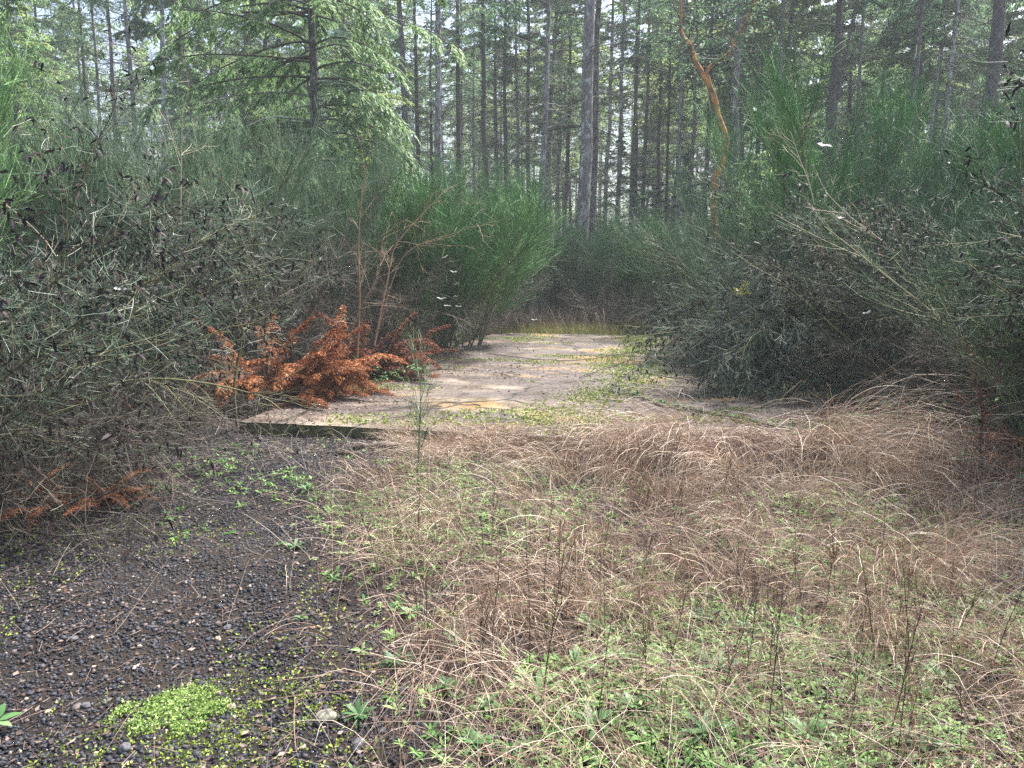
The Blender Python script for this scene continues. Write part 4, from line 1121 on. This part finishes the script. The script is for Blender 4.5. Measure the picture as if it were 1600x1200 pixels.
# moss on the slab: along the joint, in patches
n = 60000
u = rng.uniform(0, SW, n); w = rng.uniform(0, SD, n)
dj = np.abs(u - JX + 0.25 * np.sin(w * 1.3)) 
den = np.clip(0.75 - dj * 1.1 + (fnoise(u, w, 1.8) - 0.5) * 1.2, 0, 1) + 0.6 * (fnoise(u + 9, w * 2.2 + 4, 0.8) > 0.63)
k = rng.random(n) < den * 0.8; u, w = u[k], w[k]
x = SL[0] + u * e1[0] + w * e2[0]; y = SL[1] + u * e1[1] + w * e2[1]
mb = MB(); pos = np.stack([x, y, np.full(len(x), SH + 0.003)], -1)
for q in range(3): mb.leaves(pos + rv(len(x), 0.02) * [1, 1, 0.1], rv(len(x), 0.7) * [1, 1, 0.3] + [0, 0, 0.25], 0.028, 0.017)
tag(mb.build('slab_moss', M['moss']), kind='stuff')

# ------------------------------------------------------------------ litter
rng = np.random.default_rng(108)
n = 170000
y = 1.8 + 20 * rng.random(n) ** 1.3; x = rng.uniform(-1, 1, n) * (y * 0.7 + 1.0)
u, w = slab_uv(x, y); ins = in_slab(x, y)
under = np.clip((x - 2.2 - (y - 7) * 0.12) * 1.2, 0, 1) + np.clip(1.1 - u * 0.9, 0, 1) * 0.9 + np.clip((w - 9.6), 0, 1)
ds = np.clip((smask(u, w) - 0.42) * 8, 0.08, 0.98) * 0.95 + under
dg = np.clip(0.22 + (fnoise(x, y, 1.5) - 0.45) * 1.6, 0.05, 0.8) * np.where((x < edge_x(y)) & (y < 4.8), 0.4, 1.3)
k = rng.random(n) < np.where(ins, ds, dg); x, y = x[k], y[k]; n = len(x)
z = top_z(x, y) + 0.004 + 0.01 * rng.random(n) * (~in_slab(x, y))
s = (0.012 + 0.03 * rng.random(n) ** 2) * np.where(y > 6, 1.25, 1)
mb = MB(); mb.leaves(np.stack([x, y, z], -1), rv(n, 0.7) * [1, 1, 0.12] + [0, 0, 0.03], s, s * rng.uniform(0.25, 0.7, n), ref=np.array([0, 0, 1.0]) + rv(n, 0.35), fold=0.12)
# fine twigs and needles
n = 16000
y = 1.8 + 9 * rng.random(n) ** 1.2; x = rng.uniform(-1, 1, n) * (y * 0.7 + 0.5)
mb.ribbons(lines(np.stack([x, y, top_z(x, y) + 0.008], -1), rv(n, 0.7) * [1, 1, 0.06], rng.uniform(0.03, 0.14, n), 3, 0, 0.08), 0.0022)
tag(mb.build('leaf_litter', M['litter']), kind='stuff')

# ------------------------------------------------------------------ grass
rng = np.random.default_rng(109)
def blades(mb, base, az, e0, e1, L, w, K=7, wob=0.05):
    B = arcs(base, az, e0, e1, L, K, wob)
    zmin = top_z(B[..., 0], B[..., 1]) + 0.006
    B[:, 1:, 2] = np.maximum(B[:, 1:, 2], zmin[:, 1:])
    n = len(base)
    mb.ribbons(B, np.broadcast_to(w, (n,))[:, None] * np.linspace(1, 0.35, K)[None])
def tuft(n, spread, az0, azs, L, e0, e1, w=0.0026):
    base = np.zeros((n, 3)); base[:, :2] = rng.normal(0, spread, (n, 2))
    return base, rng.normal(az0, azs, n), rng.normal(e0, 0.3, n), rng.normal(e1, 0.42, n), L * rng.uniform(0.3, 1.2, n), w
# named tussocks: pixel of the root, heading the blades fall to
TU = [(965, 668, 3.6, 0.7, 0.62), (900, 690, 3.9, 0.8, 0.6), (1010, 690, 5.6, 0.9, 0.55), (1075, 705, 4.6, 0.7, 0.6), (1100, 730, 4.2, 0.5, 0.55), (1130, 760, 3.8, 0.5, 0.7), (960, 740, 4.0, 0.7, 0.6),
      (880, 750, 3.6, 0.7, 0.55), (1000, 800, 4.3, 0.6, 0.55), (1230, 715, 5.5, 0.6, 0.85), (1290, 720, 5.7, 0.5, 0.95), (1340, 760, 5.5, 0.5, 0.8), (1240, 790, 5.6, 0.5, 0.75), (1400, 740, 5.9, 0.7, 0.6),
      (760, 700, 3.6, 0.7, 0.5), (700, 720, 3.7, 0.7, 0.5), (640, 690, 3.5, 0.9, 0.45), (820, 790, 3.9, 0.7, 0.5), (1370, 905, 4.3, 0.4, 0.5), (1380, 1010, 4.4, 0.3, 0.45), (1150, 830, 4.0, 0.6, 0.5), (700, 820, 3.6, 0.8, 0.45),
      (1450, 800, 5.6, 0.6, 0.6), (900, 860, 4.0, 0.8, 0.45), (1310, 850, 5.2, 0.7, 0.5), (1500, 720, 5.2, 0.9, 0.5), (590, 760, 3.4, 0.8, 0.4)]
for k in range(26):
    px = rng.uniform(620, 1560); py = 690 + 330 * rng.random() ** 1.6 + max(0, (px - 1200)) * 0.05
    TU.append((px, py, rng.choice([3.7, 4.3, 5.5]) + rng.normal(0, 0.4), 0.7, rng.uniform(0.35, 0.55)))
for k in range(15):      # a ragged fringe hiding much of the slab's front edge
    u_ = 3.5 + 0.3 * k + rng.normal(0, 0.08)
    q_x = SL[0] + u_ * e1[0]; q_y = SL[1] + u_ * e1[1] - 0.12
    TU.append((800 + q_x / q_y * FPX, 699 + (q_y < 6.3) * 8, rng.choice([3.6, 4.4, 5.4, 1.2]) + rng.normal(0, 0.3), 0.8, rng.uniform(0.5, 0.8)))
TU = [(a_, b_, c_, d_, e_ * (0.55 if 520 < a_ < 870 and b_ < 735 else 1)) for a_, b_, c_, d_, e_ in TU]
rows = [[], [], [], []]
for t_ in TU:
    rows[0 if t_[1] < 715 else 1 if t_[1] < 765 else 2 if t_[1] < 830 else 3].append(t_)
ROWN = ['in the row right against the slab', 'in the second row from the slab', 'in the third row from the slab', 'in the row farthest from the slab']
for ri, row in enumerate(rows):
    row.sort()
    for k, (px, py, az, azs, L_) in enumerate(row):
        p = on_ground(px, py); mb = MB()
        while slab_uv(p[0], p[1])[1] > -0.10: p[1] -= 0.05
        nb_ = int(370 * rng.uniform(0.5, 1.3) * (1 if py < 745 else 0.6 if py < 800 else 0.4))
        base, A, E0, E1, LL, w_ = tuft(nb_, rng.uniform(0.07, 0.18), az, azs * rng.uniform(0.5, 1.1), L_ * rng.uniform(1.1, 1.5) * (1 if py < 760 else 0.85), rng.uniform(1.05, 1.45), rng.uniform(-0.9, 0.0))
        base[:, 0] += p[0]; base[:, 1] += p[1]; base[:, 2] = gz(base[:, 0], base[:, 1])
        B = arcs(base, A, E0, E1, LL, 9, 0.10)
        zmin = top_z(B[..., 0], B[..., 1]) + 0.008 + rng.random((nb_, 1)) * 0.06
        B[:, 1:, 2] = np.maximum(B[:, 1:, 2], zmin[:, 1:])
        o_ = np.array([p[0], p[1], 0.0])
        mb.ribbons(B - o_, (0.0028 * rng.uniform(0.7, 1.4, nb_))[:, None] * np.linspace(1, 0.4, 9)[None], r=np.clip(rng.uniform(-0.15, 0.2) + rng.random(nb_), 0, 1))
        o = mb.build('grass_tussock', M['dry_grass']); o.location = o_
        side = 'left' if math.cos(az) < 0 else 'right'
        tag(o, 'tan grass tussock flopped %s, %s %s' % (side, nth(k, len(row)), ROWN[ri]), 'grass tussock', 'dead grass tussocks in front of the slab')
# loose dry grass everywhere else
n = 27000
y = 1.8 + 6.0 * rng.random(n) ** 1.1; x = rng.uniform(-1, 1, n) * (y * 0.72 + 0.5)
den = np.clip((x - edge_x(y) + 0.35) / 1.0, 0.02, 1) * np.clip((fnoise(x + 2, y + 8, 1.3) - 0.25) * 2.4, 0.08, 1)
k = (rng.random(n) < den) & ~in_slab(x, y); x, y = x[k], y[k]; n = len(x)
hd = 4.2 + (fnoise(x, y, 0.7) - 0.5) * 6 + rng.normal(0, 0.8, n)
mb = MB()
blades(mb, np.stack([x, y, gz(x, y)], -1), hd, (E_ := rng.uniform(0.3, 1.45, n)), E_ - rng.uniform(0.1, 1.7, n) ** 1.3, rng.uniform(0.12, 0.5, n), 0.0021 * rng.uniform(0.7, 1.4, n))
tag(mb.build('dry_grass', M['dry_grass']), kind='stuff')
n = 10000
y = 1.8 + 5.8 * rng.random(n) ** 1.1; x = rng.uniform(-1, 1, n) * (y * 0.72 + 0.5)
den = np.clip((x - edge_x(y) + 0.2) / 0.9, 0.03, 1)
k = (rng.random(n) < den) & ~in_slab(x, y); x, y = x[k], y[k]; n = len(x)
mb = MB()
blades(mb, np.stack([x, y, gz(x, y)], -1), rng.uniform(0, 6.3, n), rng.uniform(0.1, 1.45, n), rng.uniform(-0.8, 0.9, n), rng.uniform(0.15, 0.5, n), 0.0020, wob=0.03)
tag(mb.build('straw', M['dry_straw']), kind='stuff')
n = 6000      # paler straws lying in streaks
c_ = 260
cy_ = 2.2 + 5.0 * rng.random(c_) ** 0.9; cx_ = edge_x(cy_) + 0.3 + rng.random(c_) * (cy_ * 0.70 - edge_x(cy_))
ci = rng.integers(0, c_, n); ch = rng.choice([3.7, 4.3, 5.3, 5.8, 4.7], c_) + rng.normal(0, 0.3, c_); ce = rng.uniform(0.3, 1.4, c_)
x = cx_[ci] + rng.normal(0, 0.07, n); y = cy_[ci] + rng.normal(0, 0.07, n)
k = ~in_slab(x, y); x, y, ci = x[k], y[k], ci[k]; n = len(x)
mb = MB()
blades(mb, np.stack([x, y, gz(x, y)], -1), ch[ci] + rng.normal(0, 0.22, n), ce[ci] + rng.normal(0, 0.15, n), ce[ci] - rng.uniform(0.4, 1.5, n), rng.uniform(0.25, 0.65, n), 0.0024, 8, 0.05)
tag(mb.build('straw', M['dry_straw']), kind='stuff')
n = 2600       # fine upright dry stems
y = 2.0 + 4.8 * rng.random(n); x = edge_x(y) + 0.1 + rng.random(n) * (y * 0.72 - edge_x(y)); k = ~in_slab(x, y) & (fnoise(x, y, 1.7) > 0.42); x, y = x[k], y[k]; n = len(x)
mb = MB(); blades(mb, np.stack([x, y, gz(x, y)], -1), rng.uniform(0, 6.3, n), rng.uniform(1.25, 1.6, n), rng.uniform(1.0, 1.5, n), rng.uniform(0.2, 0.62, n), 0.0024, 6, 0.06)
tag(mb.build('dry_stems', M['dry_grass']), kind='stuff')
# short green and tan growth at the far end and sides of the slab
n = 16000
x = rng.uniform(-3, 7, n); y = rng.uniform(17.3, 20.5, n)
k = ~in_slab(x, y); x, y = x[k], y[k]; n = len(x)
mb = MB(); blades(mb, np.stack([x, y, gz(x, y)], -1), rng.uniform(0, 6.3, n), 1.3, rng.uniform(0, 1.2, n), rng.uniform(0.12, 0.4, n), 0.007, 4)
tag(mb.build('far_grass', M['far_grass']), kind='stuff')
n = 5000
x = rng.uniform(-3, 7, n); y = rng.uniform(17.6, 21.5, n); k = ~in_slab(x, y); x, y = x[k], y[k]; n = len(x)
mb = MB(); blades(mb, np.stack([x, y, gz(x, y)], -1), rng.uniform(0, 6.3, n), 1.4, rng.uniform(0.6, 1.4, n), rng.uniform(0.3, 0.8, n), 0.006, 4)
tag(mb.build('far_dry_stalks', M['dry_grass']), kind='stuff')
# undergrowth at shrub feet left & right
n = 9000
y = rng.uniform(5, 16, n); x = np.where(rng.random(n) < 0.5, -1, 1) * rng.uniform(0.3, 1.0, n) * (y * 0.65)
u, w = slab_uv(x, y)
k = ~((u > -0.2) & (u < SW) & (w > -0.3) & (w < SD)) & (fnoise(x, y, 1.2) > 0.42); x, y = x[k], y[k]; n = len(x)
mb = MB(); blades(mb, np.stack([x, y, gz(x, y)], -1), rng.uniform(0, 6.3, n), rng.uniform(0.5, 1.4, n), rng.uniform(-1.2, 0.8, n), rng.uniform(0.15, 0.55, n), 0.0035, 6, 0.15)
tag(mb.build('undergrowth', M['broom_dead']), kind='stuff')

# dark weed stalks, each its own plant
def stalk_mesh(H, nbr):
    B = arcs(np.zeros((1, 3)), rng.uniform(0, 6.3), 1.5, rng.uniform(1.1, 1.5), H, 8, 0.05)
    mb = MB(); mb.tubes(B, np.linspace(0.0028, 0.0012, 8)[None], 4)
    p, t, _, _ = along(B, nbr, 0.35, 1)
    T = lines(p, t + rv(nbr, 0.4), rng.uniform(0.05, 0.16, nbr), 4, 0.15, 0.05)
    mb.tubes(T, 0.0011, 3)
    q_, t2, _, _ = along(T, 3, 0.5, 1); mb.leaves(q_, t2 + rv(len(q_), 0.4), 0.010, 0.004)
    return mb.build('weed_stalk', M['stalk'], link=False)
SM = [stalk_mesh(h, nbr) for h, nbr in ((0.45, 8), (0.55, 12), (0.65, 5), (0.38, 14), (0.5, 2))]
sp = [(757, 905), (768, 860), (655, 870), (1290, 960), (1305, 930), (1160, 1090), (1230, 1180), (1335, 1110), (1010, 1130), (1100, 1195), (880, 980), (1390, 1150), (1255, 990), (1480, 960), (1545, 1050), (1200, 1000), (1320, 1195), (1420, 1090), (1160, 950), (930, 1180), (600, 930), (670, 1060), (1045, 900), (1500, 1180), (1370, 1060)]
for k in range(60):
    py = rng.uniform(700, 1199); px = rng.uniform(max(560, 1000 - (py - 700) * 1.0), 1600) if rng.random() < 0.8 else rng.uniform(600, 1000)
    sp.append((px, py))
for k, (px, py) in enumerate(sp):
    p = on_ground(px, py)
    if in_slab(p[0], p[1]): continue
    o = mk('weed_stalk', SM[k % 5]); o.location = (p[0], p[1], float(gz(p[0], p[1]))); s = rng.uniform(0.6, 1.05)
    o.scale = (s, s, s); o.rotation_euler = (rng.normal(0, 0.1), rng.normal(0, 0.1), rng.uniform(0, 6.3))
    tag(o, 'thin dark dead weed stalk standing upright among grass and green weeds', 'weed', 'dark dead weed stalks in the foreground')

# ------------------------------------------------------------------ haze
rng = np.random.default_rng(110)
HAZE = 0.0017
if HAZE:
    m = bpy.data.materials.new('pale forest air'); m.use_nodes = True
    nt = m.node_tree; nt.nodes.clear()
    o_ = nt.nodes.new('ShaderNodeOutputMaterial'); pv = nt.nodes.new('ShaderNodeVolumePrincipled')
    pv.inputs['Color'].default_value = (0.86, 0.95, 0.97, 1); pv.inputs['Density'].default_value = HAZE
    pv.inputs['Anisotropy'].default_value = 0.0
    nt.links.new(pv.outputs[0], o_.inputs['Volume'])
    lo = np.array([-430., -430., -1.3]); hi = np.array([430., 430., 36.])
    vs = np.array([[(lo, hi)[a][0], (lo, hi)[b_][1], (lo, hi)[c][2]] for a in (0, 1) for b_ in (0, 1) for c in (0, 1)])
    qs = np.array([(0, 1, 3, 2), (4, 6, 7, 5), (0, 4, 5, 1), (2, 3, 7, 6), (0, 2, 6, 4), (1, 5, 7, 3)])
    mb = MB(); mb.add(vs, q=qs, r=0.5)
    tag(mb.build('haze', m), kind='stuff')
